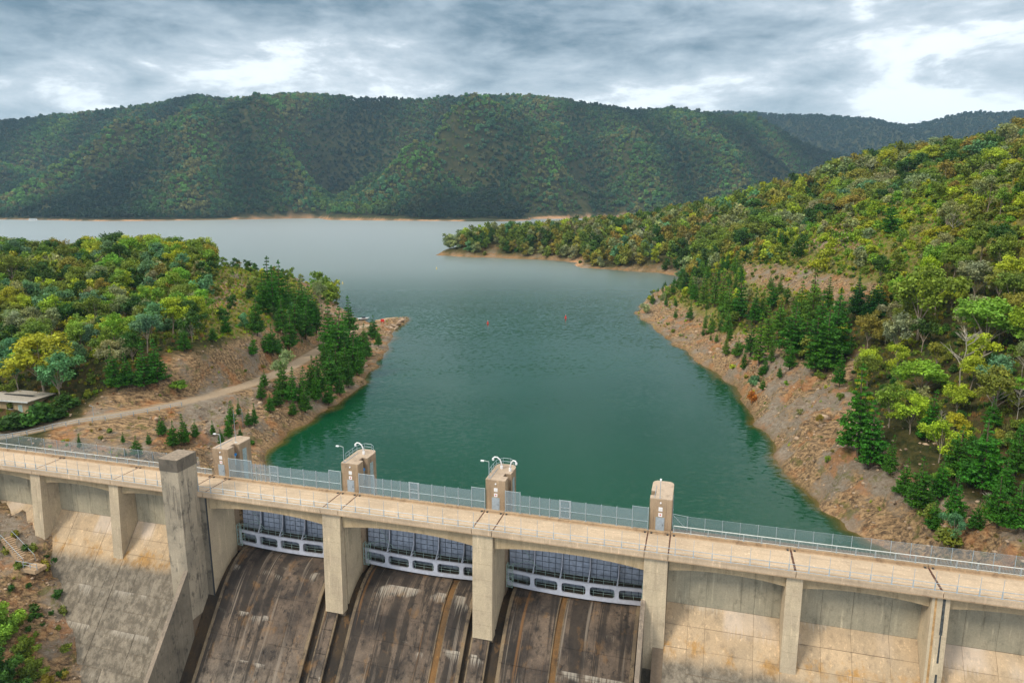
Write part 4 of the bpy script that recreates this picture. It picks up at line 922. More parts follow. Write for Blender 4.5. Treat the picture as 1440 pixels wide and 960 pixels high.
def pine(seed, n=3600, size=.0155, width=.20, open_=0.):
    rd = random.Random(seed); m = MB(); m.tube([(0, 0, -.06), (.0, .0, .5), (.01, 0, .97)], .017, 6, .003); cl = []
    tiers = 13
    for i in range(tiers):
        t = i / (tiers - 1); z = .14 + .80 * t; L = width * (1 - t) ** .75 * rd.uniform(.75, 1.1) + .025; nb = 6 if t < .7 else 4
        a0 = rd.uniform(0, 6.28)
        for k in range(nb):
            if rd.random() < open_: continue
            a = a0 + 2 * math.pi * k / nb + rd.uniform(-.3, .3); l = L * rd.uniform(.65, 1.15)
            for q in ((.45, .8) if t < .75 else (.6,)):
                s = max(.022, l * .34) * rd.uniform(.8, 1.2); cl.append(((l * q * math.cos(a), l * q * math.sin(a), z + .035 * q - .02), (s, s, s * .55)))
    cl.append(((0, 0, .97), (.018, .018, .04)))
    return m, crown_mesh('crown', cl, n, size, seed, up=.6)
def shrub(seed, n=700, size=.06, tall=1., lobes=7):
    rd = random.Random(seed); cl = []
    for i in range(lobes):
        a = rd.uniform(0, 6.28); r0 = rd.uniform(.05, .36); s = rd.uniform(.16, .28)
        cl.append(((r0 * math.cos(a), r0 * math.sin(a), rd.uniform(.15, .62) * tall), (s, s, s * .85 * tall)))
    return crown_mesh('shrub_foliage', cl, n, size, seed + 50)
def branches(seed, n=15, r=.011):
    rd = random.Random(seed); m = MB(); pts = [(0, 0, -.05), (.03, 0, .3), (-.02, .03, .65), (.03, .0, .98)]
    m.tube(pts, r, 6, .004)
    for i in range(n):
        h = rd.uniform(.3, .9); a = rd.uniform(0, 6.28); l = (1.05 - h) * rd.uniform(.3, .6)
        p0 = (.0, .0, h); p1 = (l * .5 * math.cos(a), l * .5 * math.sin(a), h + l * .35); p2 = (l * math.cos(a + .3), l * math.sin(a + .3), h + l * .8)
        m.tube([p0, p1, p2], .008, 5, .0025)
        for q in range(4): b = a + rd.uniform(-1, 1); m.tube([p1, (p1[0] + .12 * math.cos(b), p1[1] + .12 * math.sin(b), p1[2] + .1)], .004, 4, .001)
    return m
def tm(mb, mat, name='trunk'): me = bpy.data.meshes.new(name); me.from_pydata(mb.v, [], mb.f); me.materials.append(mat); me.update(); return me
GUM = [];
for i, kw in enumerate([dict(), dict(spread=.30, limbs=6), dict(spread=.21, limbs=5, low=.42), dict(spread=.34, limbs=7, dome=True, n=3400), dict(spread=.27, limbs=5, low=.35, dome=True, n=3000)]):
    m, c = gum(11 + i, **kw); GUM.append((tm(m, M['barkpale']), c))
PINE = []
for i, kw in enumerate([dict(), dict(width=.165, n=3200), dict(width=.24, n=4000, open_=.12), dict(width=.13, n=2600)]):
    m, c = pine(41 + i, **kw); PINE.append((tm(m, M['bark']), c))
SHR = [shrub(71 + i, tall=[1, 1.25, .8, 1.1][i]) for i in range(4)]
DEADM = [tm(branches(91 + i), simple('dead_wood_%d' % i, (.33, .30, .25), .9, 0, .2, 2), 'trunk') for i in range(2)]
# light versions for plants too many to count
GUML = []
for i in range(4):
    rd = random.Random(200 + i); cl = [((.26 * rd.uniform(.1, 1) * math.cos(a), .26 * rd.uniform(.1, 1) * math.sin(a), rd.uniform(.16, .85)), (.15, .15, .12)) for a in [rd.uniform(0, 6.28) for _ in range(12)]]
    GUML.append(crown_mesh('crown_light', cl, 680, .045, 300 + i))
SHRL = [shrub(171 + i, 150, .13) for i in range(3)]
TUFT = []
for i in range(2):
    r = np.random.default_rng(400 + i); n = 46; a = r.uniform(0, 6.28, n); r0 = r.uniform(0, .45, n); b = np.stack([r0 * np.cos(a), r0 * np.sin(a), 0 * a - .05], 1); h = r.uniform(.3, .9, n)
    tp = b + np.stack([r.normal(0, .15, n), r.normal(0, .15, n), h], 1); t = np.stack([np.cos(a * 3), np.sin(a * 3), 0 * a], 1) * .07
    TUFT.append(np_mesh('tuft', np.stack([b - t, b + t, tp], 1).reshape(-1, 3), np.arange(3 * n).reshape(-1, 3), M['leaf'], False, dict(tint=np.repeat(r.uniform(.7, 1.3, n), 3))))
ROCK = []
for i in range(3):
    r = np.random.default_rng(500 + i); th = (1 + 5 ** .5) / 2
    V = np.array([(-1, th, 0), (1, th, 0), (-1, -th, 0), (1, -th, 0), (0, -1, th), (0, 1, th), (0, -1, -th), (0, 1, -th), (th, 0, -1), (th, 0, 1), (-th, 0, -1), (-th, 0, 1)], float) / 1.9
    Fi = [(0, 11, 5), (0, 5, 1), (0, 1, 7), (0, 7, 10), (0, 10, 11), (1, 5, 9), (5, 11, 4), (11, 10, 2), (10, 7, 6), (7, 1, 8), (3, 9, 4), (3, 4, 2), (3, 2, 6), (3, 6, 8), (3, 8, 9), (4, 9, 5), (2, 4, 11), (6, 2, 10), (8, 6, 7), (9, 8, 1)]
    ROCK.append(np_mesh('rock', V * r.uniform(.55, 1.15, (12, 1)) * np.array([1.2, .8, .6]), np.array(Fi), M['rockm']))

_gn = {}
def scatter(name, meshes, P, rot, scl, tc, label, tiny=False):
    """one 'stuff' object: points with instances of each mesh variant"""
    P = np.asarray(P, float); k = len(meshes); root = None; pick = np.arange(len(P)) % k
    srcs = []
    for i, me in enumerate(meshes):
        o = bpy.data.objects.new(name + '_source', me); srcs.append(o)
    me = bpy.data.meshes.new(name); me.vertices.add(len(P)); me.vertices.foreach_set('co', P.astype(np.float32).ravel())
    for an, a, ty in (('rz', rot, 'FLOAT'), ('sc', scl, 'FLOAT')):
        at = me.attributes.new(an, ty, 'POINT'); at.data.foreach_set('value', np.asarray(a, np.float32))
    at = me.attributes.new('pick', 'INT', 'POINT'); at.data.foreach_set('value', pick.astype(np.int32))
    at = me.attributes.new('tc', 'FLOAT_VECTOR', 'POINT'); at.data.foreach_set('vector', np.asarray(tc, np.float32).ravel())
    me.update(); ob = bpy.data.objects.new(name, me); col.objects.link(ob)
    ng = bpy.data.node_groups.new(name, 'GeometryNodeTree'); ng.interface.new_socket('Geometry', in_out='INPUT', socket_type='NodeSocketGeometry'); ng.interface.new_socket('Geometry', in_out='OUTPUT', socket_type='NodeSocketGeometry')
    gi, go = ng.nodes.new('NodeGroupInput'), ng.nodes.new('NodeGroupOutput'); L = ng.links.new
    def named(n, ty): a = ng.nodes.new('GeometryNodeInputNamedAttribute'); a.data_type = ty; a.inputs['Name'].default_value = n; return a.outputs['Attribute']
    jn = ng.nodes.new('GeometryNodeJoinGeometry')
    rz = ng.nodes.new('ShaderNodeCombineXYZ'); L(named('rz', 'FLOAT'), rz.inputs[2])
    for i, s in enumerate(srcs):
        oi = ng.nodes.new('GeometryNodeObjectInfo'); oi.inputs['Object'].default_value = s; oi.inputs['As Instance'].default_value = True
        cmp_ = ng.nodes.new('FunctionNodeCompare'); cmp_.data_type = 'INT'; cmp_.operation = 'EQUAL'; L(named('pick', 'INT'), cmp_.inputs[2]); cmp_.inputs[3].default_value = i
        ip = ng.nodes.new('GeometryNodeInstanceOnPoints'); L(gi.outputs[0], ip.inputs['Points']); L(cmp_.outputs[0], ip.inputs['Selection'])
        L(oi.outputs['Geometry'], ip.inputs['Instance']); L(rz.outputs[0], ip.inputs['Rotation']); L(named('sc', 'FLOAT'), ip.inputs['Scale']); L(ip.outputs[0], jn.inputs[0])
    L(jn.outputs[0], go.inputs[0]); md = ob.modifiers.new('scatter', 'NODES'); md.node_group = ng
    tag(ob, label, name.replace('_', ' '), kind='stuff'); return ob

def hit(px, py, tmax=1600.):
    """first point of the land under a pixel"""
    d = ray(px, py); t = np.geomspace(85, tmax, 700); z, _, _ = land(d[0] * t, d[1] * t); zz = CAMZ + d[2] * t
    b = np.where(zz < z)[0]; i = b[0] if len(b) else -1
    if i > 0:
        a = (zz[i - 1] - z[i - 1]) / ((zz[i - 1] - z[i - 1]) - (zz[i] - z[i]) + 1e-9); tt = t[i - 1] + a * (t[i] - t[i - 1])
    else: tt = t[i]
    x, y = d[0] * tt, d[1] * tt; zq = float(land(np.array([x]), np.array([y]))[0][0]); return x, y, zq
PAL = {'olive': (.125, .185, .026), 'yellow green': (.27, .34, .025), 'blue green': (.09, .21, .105), 'grey green': (.20, .24, .12), 'brown green': (.21, .195, .035), 'bright green': (.15, .28, .03), 'dark green': (.035, .095, .014),
       'pine': (.038, .155, .010), 'pine dark': (.014, .075, .012), 'pine light': (.085, .21, .02), 'rust': (.33, .14, .025)}
PAL = {k: (tuple(v * (1.0 if k.startswith('pine') else 1.22) for v in c)) for k, c in PAL.items()}
def jit(c, s=.12): return [max(.003, v * random.uniform(1 - s, 1 + s)) for v in c]
plants = []   # dict(kind, colour, x, y, z, H, mesh)
def add_plant(kind, colour, p, H, rz=None, v=None, hand=False, wide=1.):
    X_, Y_, D_ = proj(np.array(p[0]), np.array(p[1]), np.array(p[2])); pxh = H * FPX / max(float(D_), 1)
    plants.append(dict(kind=kind, col=colour, p=p, H=H, rz=random.uniform(0, 6.28) if rz is None else rz, v=v, px=float(X_), py=float(Y_), size=pxh, hand=hand, wide=wide))
def at_px(kind, colour, bx, by, ty, v=None, wide=1., hmin=1.):
    p = hit(bx, by); D_ = float(proj(np.array(p[0]), np.array(p[1]), np.array(p[2]))[2])
    add_plant(kind, colour, p, max(hmin, (by - ty) * D_ / FPX / .96), v=v, hand=True, wide=wide)
PX = [ (458, 520, 470), (470, 500, 452), (486, 510, 466), (505, 528, 488), (490, 545, 505), (478, 556, 515), (462, 570, 530), (445, 565, 520), (430, 580, 540), (516, 505, 470), (532, 488, 462), (415, 470, 415), (430, 478, 425), (445, 470, 420), (398, 470, 420), (384, 500, 455), (412, 585, 560), (372, 545, 520), (300, 480, 455), (318, 470, 440),  # pines by base and top
 (352, 421, 392), (362, 472, 414), (378, 425, 362), (393, 440, 368), (408, 440, 388), (420, 446, 395), (433, 460, 402), (407, 492, 441), (462, 500, 425), (475, 518, 432), (492, 470, 417), (499, 520, 455), (524, 476, 443), (512, 500, 455), (505, 512, 462), (484, 500, 440),
 (400, 562, 508), (411, 567, 515), (426, 568, 514), (440, 550, 498), (452, 556, 500), (466, 546, 492), (476, 542, 480), (486, 536, 478), (496, 526, 470), (368, 562, 530), (326, 600, 563), (322, 616, 585), (358, 598, 566), (338, 618, 598), (350, 600, 575),
 (300, 612, 590), (312, 625, 603), (380, 580, 552), (390, 572, 540), (336, 585, 560), (210, 625, 606), (385, 447, 375), (428, 452, 400), (370, 440, 385), (442, 458, 412), (356, 500, 470), (376, 498, 462), (392, 500, 470),
 (228, 612, 583), (243, 629, 590), (260, 624, 580), (275, 616, 588), (173, 623, 607), (193, 642, 612), (177, 641, 630), (165, 549, 486), (182, 545, 495), (203, 548, 482), (222, 540, 476), (260, 495, 455), (257, 400, 360), (32, 398, 362), (238, 395, 366),
 (917, 428, 410), (946, 414, 396), (964, 413, 382), (995, 394, 366), (1022, 380, 362), (978, 425, 390), (990, 432, 385), (1005, 432, 378), (1017, 442, 385), (1040, 452, 385), (1026, 456, 400), (991, 465, 437), (1026, 479, 455), (1036, 502, 473), (1067, 515, 440), (1087, 434, 392), (1096, 413, 390), (1106, 427, 400), (1080, 492, 430), (1112, 500, 425), (1140, 470, 380), (1125, 455, 395), (1146, 527, 435), (1160, 522, 430), (1170, 502, 415), (1178, 468, 405), (1152, 480, 410), (1130, 500, 440), (1095, 470, 420), (1060, 455, 405),
 (1292, 718, 640), (1340, 735, 655), (1402, 742, 660), (1268, 698, 640), (1432, 748, 672), (1310, 745, 700), (1370, 745, 700), (1250, 668, 610), (1045, 520, 488), (1020, 500, 470), (1055, 500, 455), (1000, 470, 440), (970, 450, 425), (1110, 520, 480), (1085, 510, 470), (1180, 545, 490),
 (1207, 447, 392), (1222, 450, 402), (1233, 448, 391), (1072, 549, 530), (1096, 531, 512), (1071, 528, 510), (1007, 481, 465), (1206, 640, 512), (1224, 657, 562), (1302, 622, 545), (1345, 672, 595), (1380, 692, 585), (1386, 640, 590), (1428, 670, 600), (1365, 640, 600), (1097, 359, 321), (1250, 331, 279), (1053, 362, 340), (1395, 600, 560), (1320, 700, 640), (1410, 700, 640), (1435, 640, 580)]
for (a, b, c) in PX:
    cc = 'pine'
    if 980 < a < 1150 and b < 520: cc = random.choice(['pine', 'pine light', 'pine light'])
    if a in (1207, 1222, 1233, 964, 257, 32, 352, 238): cc = 'pine dark'
    at_px('pine_tree', cc, a, b, c, v=random.choice([0, 1, 2, 3] if 980 < a < 1180 else [0, 1, 2]), wide=random.uniform(.95, 1.25))
for q in [ # hand placed gums: kind colour base top variant width
 ('yellow green', 62, 552, 470, 3, 1.35), ('blue green', 86, 566, 496, 1, 1.0), ('blue green', 135, 455, 410, 2, 1.0), ('blue green', 75, 460, 404, 1, 1.), ('yellow green', 47, 480, 452, 0, 1.), ('bright green', 15, 470, 445, 1, 1.),
 ('olive', 150, 512, 458, 0, .8), ('yellow green', 210, 430, 402, 3, 1.1), ('grey green', 207, 462, 422, 1, 1.), ('grey green', 175, 455, 415, 3, 1.), ('brown green', 145, 425, 392, 2, 1.), ('bright green', 170, 415, 380, 2, 1.), ('grey green', 451, 437, 395, 2, .7), ('grey green', 402, 541, 491, 0, .9),
 ('bright green', 1384, 500, 420, 3, 1.35), ('bright green', 1292, 562, 506, 3, 1.5), ('grey green', 1260, 505, 440, 1, .9), ('grey green', 1370, 425, 368, 3, 1.1), ('olive', 1290, 478, 378, 1, 1.), ('olive', 1315, 442, 390, 0, 1.), ('yellow green', 1415, 400, 380, 1, 1.2), ('blue green', 1350, 420, 395, 1, 1.),
 ('brown green', 1220, 490, 445, 3, 1.3), ('brown green', 1245, 485, 450, 1, 1.2), ('rust', 1225, 470, 458, 3, 1.), ('yellow green', 1280, 610, 555, 1, 1.1), ('olive', 1250, 600, 540, 1, 1.), ('yellow green', 1320, 650, 590, 1, 1.), ('olive', 1395, 590, 515, 1, 1.1), ('yellow green', 1345, 590, 540, 2, 1.), ('bright green', 1325, 690, 655, 0, 1.), ('blue green', 1340, 760, 720, 1, 1.), ('bright green', 1430, 560, 530, 3, 1.4), ('yellow green', 1420, 250, 225, 3, 1.4), ('brown green', 1152, 600, 582, 3, .8), ('grey green', 1388, 300, 250, 1, 1.), ('grey green', 1330, 330, 285, 1, 1.)]:
    at_px('gum_tree', q[0], q[1], q[2], q[3], v=q[4], wide=q[5])
for q in [(12, 606, 578, 'dark green', 1.5), (52, 598, 562, 'dark green', 1.4), (30, 600, 575, 'bright green', 1.2), (80, 585, 560, 'dark green', 1.3), (68, 590, 568, 'bright green', 1.), (250, 545, 522, 'bright green', 1.2), (95, 575, 550, 'dark green', 1.3), (1335, 765, 735, 'olive', 1.3), (1305, 725, 700, 'olive', 1.2), (1060, 542, 512, 'blue green', .7), (1058, 566, 545, 'rust', .6), (1180, 562, 550, 'olive', 1.), (908, 440, 425, 'grey green', 1.)]:
    at_px('shrub', q[3], q[0], q[1], q[2], wide=q[4])
for (a, b, c, v) in [(1350, 548, 462, 1), (1393, 588, 520, 0), (1412, 240, 220, 0), (1338, 332, 300, 1), (1437, 530, 490, 0), (1320, 610, 575, 0), (1098, 322, 305, 1), (905, 345, 318, 0), (1252, 250, 228, 1), (1430, 590, 545, 1), (1385, 720, 690, 1)]:
    at_px('dead_tree', 'grey', a, b, c, v=v)

# ---- wild growth by zone, sampled in the world and thinned by where it stands
ZL = [(-80, 330), (290, 330), (300, 395), (285, 480), (240, 500), (222, 512), (196, 534), (150, 548), (112, 572), (60, 590), (-80, 610)]
ZK = [(290, 360), (345, 368), (400, 380), (450, 410), (450, 440), (400, 452), (345, 470), (280, 485), (300, 395)]
def zone(px, py, X_, Y_, d):
    """(what, spacing weight, colours)"""
    if X_ < -20 and Y_ < 430:
        if inpoly(px, py, ZL): return 'forestL'
        if inpoly(px, py, ZK): return 'knoll'
        return 'bankL' if Y_ < 330 else 'forestL'
    if Y_ > 430: return 'ridge' if d > 7 else 'bankF'
    if inpoly(px, py, [(1100, 350), (1190, 288), (1330, 252), (1440, 225), (1440, 335), (1360, 345), (1300, 380), (1240, 392), (1160, 385)]): return 'heath'
    if d < 16 + 6 * math.sin(Y_ * .07): return 'bankR'
    if bare_polys(np.array(px), np.array(py)): return 'rocky'
    if inpoly(px, py, [(895, 440), (950, 380), (1030, 375), (1120, 400), (1215, 400), (1235, 470), (1190, 520), (1180, 560), (1060, 520), (980, 470)]): return 'pinewood'
    return 'forestR'
def sample(x0, x1, y0, y1, step, fn):
    xs = np.arange(x0, x1, step); ys = np.arange(y0, y1, step); GX_, GY_ = np.meshgrid(xs, ys)
    GX_ = GX_ + rng.uniform(-.45, .45, GX_.shape) * step; GY_ = GY_ + rng.uniform(-.45, .45, GY_.shape) * step
    x, y = GX_.ravel(), GY_.ravel(); z, d, rd = land(x, y); s, n = toD(x, y); a, b, D_ = proj(x, y, z)
    k = (d > 1.0) & (rd > 4.5) & (n > 11) & (z > .4) & (np.abs(a - 720) < 900) & (x * 0 + D_ > 20)
    for i in np.where(k)[0]: fn(x[i], y[i], z[i], d[i], a[i], b[i])
def pick(*cw): return random.choices([c for c, w in cw], [w for c, w in cw])[0]
forest_cols = (('olive', 3.5), ('yellow green', 3), ('grey green', 1.6), ('blue green', 1.3), ('brown green', .6), ('bright green', 2.6), ('dark green', 2.4))
handp = np.array([q['p'][:2] for q in plants if q['kind'] in ('gum_tree', 'pine_tree')])
extra = dict(tree=[], shrub=[], tuft=[])
def fn_near(x, y, z, d, a, b):
    zn = zone(a, b, x, y, d); u = random.random(); nearhand = len(handp) and np.min(np.hypot(handp[:, 0] - x, handp[:, 1] - y)) < 3.2
    if -118 < x < -98 and 133 < y < 152: return
    p = (x, y, z)
    if zn == 'forestL':
        if nearhand: return
        if u < .62:
            back = sstep(230, 330, y); add_plant('gum_tree', pick(*forest_cols), p, random.uniform(6, 10.5) + 7 * float(back) * random.random())
        else: add_plant('shrub', pick(('olive', 3), ('dark green', 3), ('yellow green', 1), ('brown green', 1)), p, random.uniform(1.8, 3.6))
    elif zn == 'knoll':
        if u < .10 and not nearhand: add_plant('gum_tree', pick(*forest_cols), p, random.uniform(4, 7))
        elif u < .75: add_plant('shrub', pick(('yellow green', 3), ('olive', 3), ('bright green', 1), ('grey green', 1)), p, random.uniform(1., 2.4))
    elif zn == 'bankL':
        if u < .24: add_plant('shrub', pick(('olive', 3), ('bright green', 3), ('pine', 1), ('brown green', 2)), p, random.uniform(.6, 1.6))
        elif u < .28 and d > 4 and x > -90: add_plant('pine_tree', 'pine', p, random.uniform(1.8, 4), v=3)
    elif zn == 'heath':
        if u < .10: add_plant('gum_tree', pick(('grey green', 2), ('olive', 2), ('bright green', 1.5), ('yellow green', 1)), p, random.uniform(5, 9))
        elif u < .80: add_plant('shrub', pick(('yellow green', 5), ('bright green', 3.5), ('olive', 2), ('grey green', 1), ('brown green', .6)), p, random.uniform(1.8, 5.2), wide=1.25)
    elif zn in ('bankR', 'rocky'):
        if u < ((.5 if y > 175 else .28) if zn == 'bankR' else .5): add_plant('shrub', pick(('olive', 3), ('yellow green', 2), ('grey green', 2), ('bright green', 1.5), ('brown green', 1.5)), p, random.uniform(.6, 1.9) * (1.3 if y > 175 else 1))
        elif u < .56 and y > 170 and d > 4 and zn == 'bankR': add_plant('pine_tree', pick(('pine', 2), ('pine light', 1)), p, random.uniform(2.5, 6))
    elif zn == 'pinewood':
        if nearhand: return
        if u < .12: add_plant('pine_tree', pick(('pine', 2), ('pine light', 2)), p, random.uniform(6, 12))
        elif u < .30: add_plant('gum_tree', pick(*forest_cols), p, random.uniform(4, 8))
        elif u < .85: add_plant('shrub', pick(('olive', 3), ('bright green', 2), ('yellow green', 2), ('dark green', 1)), p, random.uniform(1, 2.8))
    elif zn == 'forestR':
        if b > 620 and a > 1225:
            if u < .85 and not nearhand: add_plant(random.choice(['gum_tree', 'gum_tree', 'pine_tree']), random.choice(['olive', 'dark green', 'dark green', 'pine dark', 'yellow green']), p, random.uniform(4.5, 8.5), wide=1.15)
            elif u < .97: add_plant('shrub', random.choice(['olive', 'dark green', 'brown green']), p, random.uniform(1.5, 3.2))
            return
        if nearhand: return
        big_ = 1 + .45 * float(sstep(20, 60, x - 60))
        if u < .50: add_plant('gum_tree', pick(('olive', 4), ('yellow green', 3), ('grey green', 1.5), ('blue green', .5), ('brown green', 2.4), ('bright green', 1.5), ('dark green', 1.6)), p, random.uniform(4.5, 8.5) * big_)
        elif u < .95: add_plant('shrub', pick(('olive', 3), ('brown green', 2.5), ('yellow green', 1.5), ('dark green', 1.5), ('rust', .25)), p, random.uniform(1.4, 3.4))
        elif u < .965: add_plant('dead_tree', 'grey', p, random.uniform(5, 9), v=random.choice([0, 1]))
sample(-330, 420, 85, 430, 4.9, fn_near)
def fn_fill(x, y, z, d, a, b):
    if zone(a, b, x, y, d) in ('forestR', 'forestL', 'heath') and random.random() < .55: add_plant('shrub', pick(('olive', 3), ('yellow green', 1.5), ('bright green', 1.2), ('brown green', 1.2), ('dark green', 2)), (x, y, z), random.uniform(1.0, 2.5))
sample(60, 330, 85, 330, 3.3, fn_fill); sample(-260, -70, 140, 300, 4., fn_fill)
def fn_far(x, y, z, d, a, b):
    if y < 430: return
    if d < 3: return
    u = random.random()
    if d < 7 and u < .4: return
    if u < .82: add_plant('gum_tree', pick(('olive', 5), ('yellow green', 1), ('grey green', 3), ('blue green', .8), ('brown green', 3), ('dark green', 2)), (x, y, z), random.uniform(12, 23) * (1. if d > 12 else .8), wide=1.15)
    else: add_plant('shrub', pick(('olive', 3), ('grey green', 1), ('dark green', 2)), (x, y, z), random.uniform(3, 6))
sample(-90, 560, 430, 900, 8.3, fn_far)

# ---- line of sight over the bare land
def seen(P, H):
    P = np.array(P, float); top = P[:, 2] + H * .9; vis = np.ones(len(P), bool)
    for t in np.linspace(.35, .985, 40):
        x, y = P[:, 0] * t, P[:, 1] * t; z = CAMZ + (top - CAMZ) * t; h, _, _ = land(x, y, False); s, n = toD(x, y); vis &= (h < z) | (n < 12)
    return vis
H_ = np.array([q['H'] for q in plants]); vis = seen([q['p'] for q in plants], H_)
for q, v in zip(plants, vis): q['vis'] = bool(v) and -30 < q['px'] < 1470 and q['py'] - q['size'] < 965
LIM = dict(gum_tree=300, pine_tree=300, shrub=300, dead_tree=60)
stuffp = []; chosen = []
for kind, lim in LIM.items():
    qs = sorted([q for q in plants if q['kind'] == kind], key=lambda q: -(q['vis'] * (q['size'] * (3 if q['hand'] else 1))))
    for i, q in enumerate(qs): (chosen if (i < lim and q['vis']) else stuffp).append(q)
AREAS = [  # landmark phrases by where the foot of the plant is in the photograph
 (lambda a, b, X, Y: X < 0 and Y < 430 and a < 130 and b > 520, 'by the brick hut', 'plants by the brick hut'),
 (lambda a, b, X, Y: X < 0 and Y < 430 and b < 392 and a < 300, 'on the crest of the left hill', 'plants on the crest of the left hill'),
 (lambda a, b, X, Y: X < 0 and Y < 430 and a < 110 and b < 450, 'at the back left of the left forest', 'plants at the back of the left forest'),
 (lambda a, b, X, Y: X < 0 and Y < 430 and a < 110, 'in the near left forest', 'plants in the near left forest'),
 (lambda a, b, X, Y: X < 0 and Y < 430 and a < 240 and b > 470, 'above the orange road cutting', 'plants above the road cutting'),
 (lambda a, b, X, Y: X < 0 and Y < 430 and a < 300 and b < 500, 'mid slope in the left forest', 'plants mid slope in the left forest'),
 (lambda a, b, X, Y: X < 0 and Y < 430 and a >= 440 and b < 560, 'on the lake point past the gravel road', 'plants on the lake point'),
 (lambda a, b, X, Y: X < 0 and Y < 430 and b < 500, 'on the grassy knoll above the cutting', 'plants on the grassy knoll'),
 (lambda a, b, X, Y: X < 0 and Y < 430, 'on the rocky bank below the gravel road', 'plants on the bank below the gravel road'),
 (lambda a, b, X, Y: Y > 430 and a < 830, 'on the low peninsula', 'plants on the low peninsula'),
 (lambda a, b, X, Y: Y > 430 and b > 330, 'above the red shore of the far inlet', 'plants above the far inlet'),
 (lambda a, b, X, Y: Y > 430 and a < 1150, 'on the descending far ridge', 'plants on the far ridge'),
 (lambda a, b, X, Y: Y > 430, 'on the high far ridge at right', 'plants on the high right ridge'),
 (lambda a, b, X, Y: a > 1100 and b < 345 and a < 1215, 'on the left shoulder of the heathy spur', 'plants on the heathy spur'),
 (lambda a, b, X, Y: a > 1360 and b < 290, 'at the top right end of the heathy spur', 'plants on the heathy spur'),
 (lambda a, b, X, Y: a > 1290 and b < 290, 'on the right crest of the heathy spur', 'plants on the heathy spur'),
 (lambda a, b, X, Y: a > 1100 and b < 290, 'along the crest of the heathy spur', 'plants on the heathy spur'),
 (lambda a, b, X, Y: a > 1340 and b < 345, 'at the right end of the heathy spur', 'plants on the heathy spur'),
 (lambda a, b, X, Y: a > 1100 and b < 345, 'on the open face of the heathy spur', 'plants on the heathy spur'),
 (lambda a, b, X, Y: a > 1240 and b > 640, 'in the dark gully beside the dam', 'plants in the gully beside the dam'),
 (lambda a, b, X, Y: a > 1180 and b > 540, 'beside the top of the bare track', 'plants beside the bare track'),
 (lambda a, b, X, Y: a > 1240 and b > 440, 'on the near right hillside', 'plants on the near right hillside'),
 (lambda a, b, X, Y: a > 1240, 'high on the right hillside', 'plants high on the right hillside'),
 (lambda a, b, X, Y: a > 880 and b < 420, 'on the upper right point', 'plants on the upper right point'),
 (lambda a, b, X, Y: a < 1060, 'on the tip of the right point', 'plants on the tip of the right point'),
 (lambda a, b, X, Y: True, 'above the rocky right shore', 'plants above the right shore')]
KN = dict(gum_tree='eucalyptus', pine_tree='pine', shrub='shrub', dead_tree='dead tree'); CAT = dict(gum_tree='tree', pine_tree='pine', shrub='shrub', dead_tree='dead tree')
COLN = {'pine': 'deep green', 'pine dark': 'blackish green', 'pine light': 'light green', 'grey': 'grey', 'rust': 'rust coloured', 'brown green': 'bronze green', 'olive': 'olive', 'dark green': 'dark'}
ORD = ['leftmost', 'second from left', 'third from left', 'fourth from left', 'fifth from left', 'sixth from left', 'seventh from left', 'eighth from left', 'ninth from left', 'tenth from left', 'eleventh from left', 'twelfth from left', 'thirteenth from left', 'fourteenth from left', 'fifteenth from left', 'sixteenth from left', 'seventeenth from left', 'eighteenth from left', 'nineteenth from left', 'twentieth from left']
groups = {}
for q in chosen:
    for fnc, ph, gp in AREAS:
        if fnc(q['px'], q['py'], q['p'][0], q['p'][1]): break
    big_ = {'gum_tree': 45, 'pine_tree': 50, 'shrub': 18, 'dead_tree': 50}[q['kind']]
    sz = 'tall' if q['size'] > big_ else ('small' if q['size'] < big_ * .5 else 'middling')
    if q['kind'] == 'shrub' and sz == 'tall': sz = 'big'
    q['base'] = '%s %s %s %s' % (sz, COLN.get(q['col'], q['col']), KN[q['kind']], ph); q['grp'] = gp.replace('plants', {'gum_tree': 'eucalypts', 'pine_tree': 'pines', 'shrub': 'shrubs', 'dead_tree': 'dead trees'}[q['kind']])
    groups.setdefault(q['base'], []).append(q)
for b_, qs in groups.items():
    qs.sort(key=lambda q: q['px'])
    for i, q in enumerate(qs):
        if len(qs) == 1: q['label'] = b_
        elif len(qs) <= 20: q['label'] = b_ + ', ' + ('rightmost' if i == len(qs) - 1 else ORD[i])
        else: q['label'] = b_
def put(q):
    t = thing(q['kind'], q['label'], CAT[q['kind']], (q['p'][0], q['p'][1], q['p'][2] - .05), q['rz'], q['grp']); H = q['H']; w = H * q['wide'] * random.uniform(.92, 1.1)
    c = PAL.get(q['col'], (.4, .4, .4)); c = jit(c)
    if q['kind'] == 'gum_tree': tmesh, cm = GUM[q['v'] if q['v'] is not None else random.randrange(5)]; parts = [('trunk', tmesh), ('crown', cm)]
    elif q['kind'] == 'pine_tree': tmesh, cm = PINE[q['v'] if q['v'] is not None else random.randrange(4)]; parts = [('trunk', tmesh), ('crown', cm)]
    elif q['kind'] == 'shrub': parts = [('foliage', random.choice(SHR))]; w *= 1.0
    else: parts = [('trunk', DEADM[q['v'] or 0])]
    if q['kind'] in ('shrub', 'dead_tree'):            # one mesh is enough here
        bpy.data.objects.remove(t); o = link(parts[0][1], q['kind']); o.location = (q['p'][0], q['p'][1], q['p'][2] - .05); o.rotation_euler = (0, 0, q['rz']); o.scale = (w, w, H); o['tc'] = c
        tag(o, q['label'], CAT[q['kind']], q['grp']); return
    if q['kind'] == 'pine_tree': t.rotation_euler = (random.uniform(-.06, .06), random.uniform(-.06, .06), q['rz'])
    for nme, me in parts:
        o = link(me, nme, t); o.scale = (w, w, H)
        if nme == 'crown': o['tc'] = c
for q in chosen: put(q)
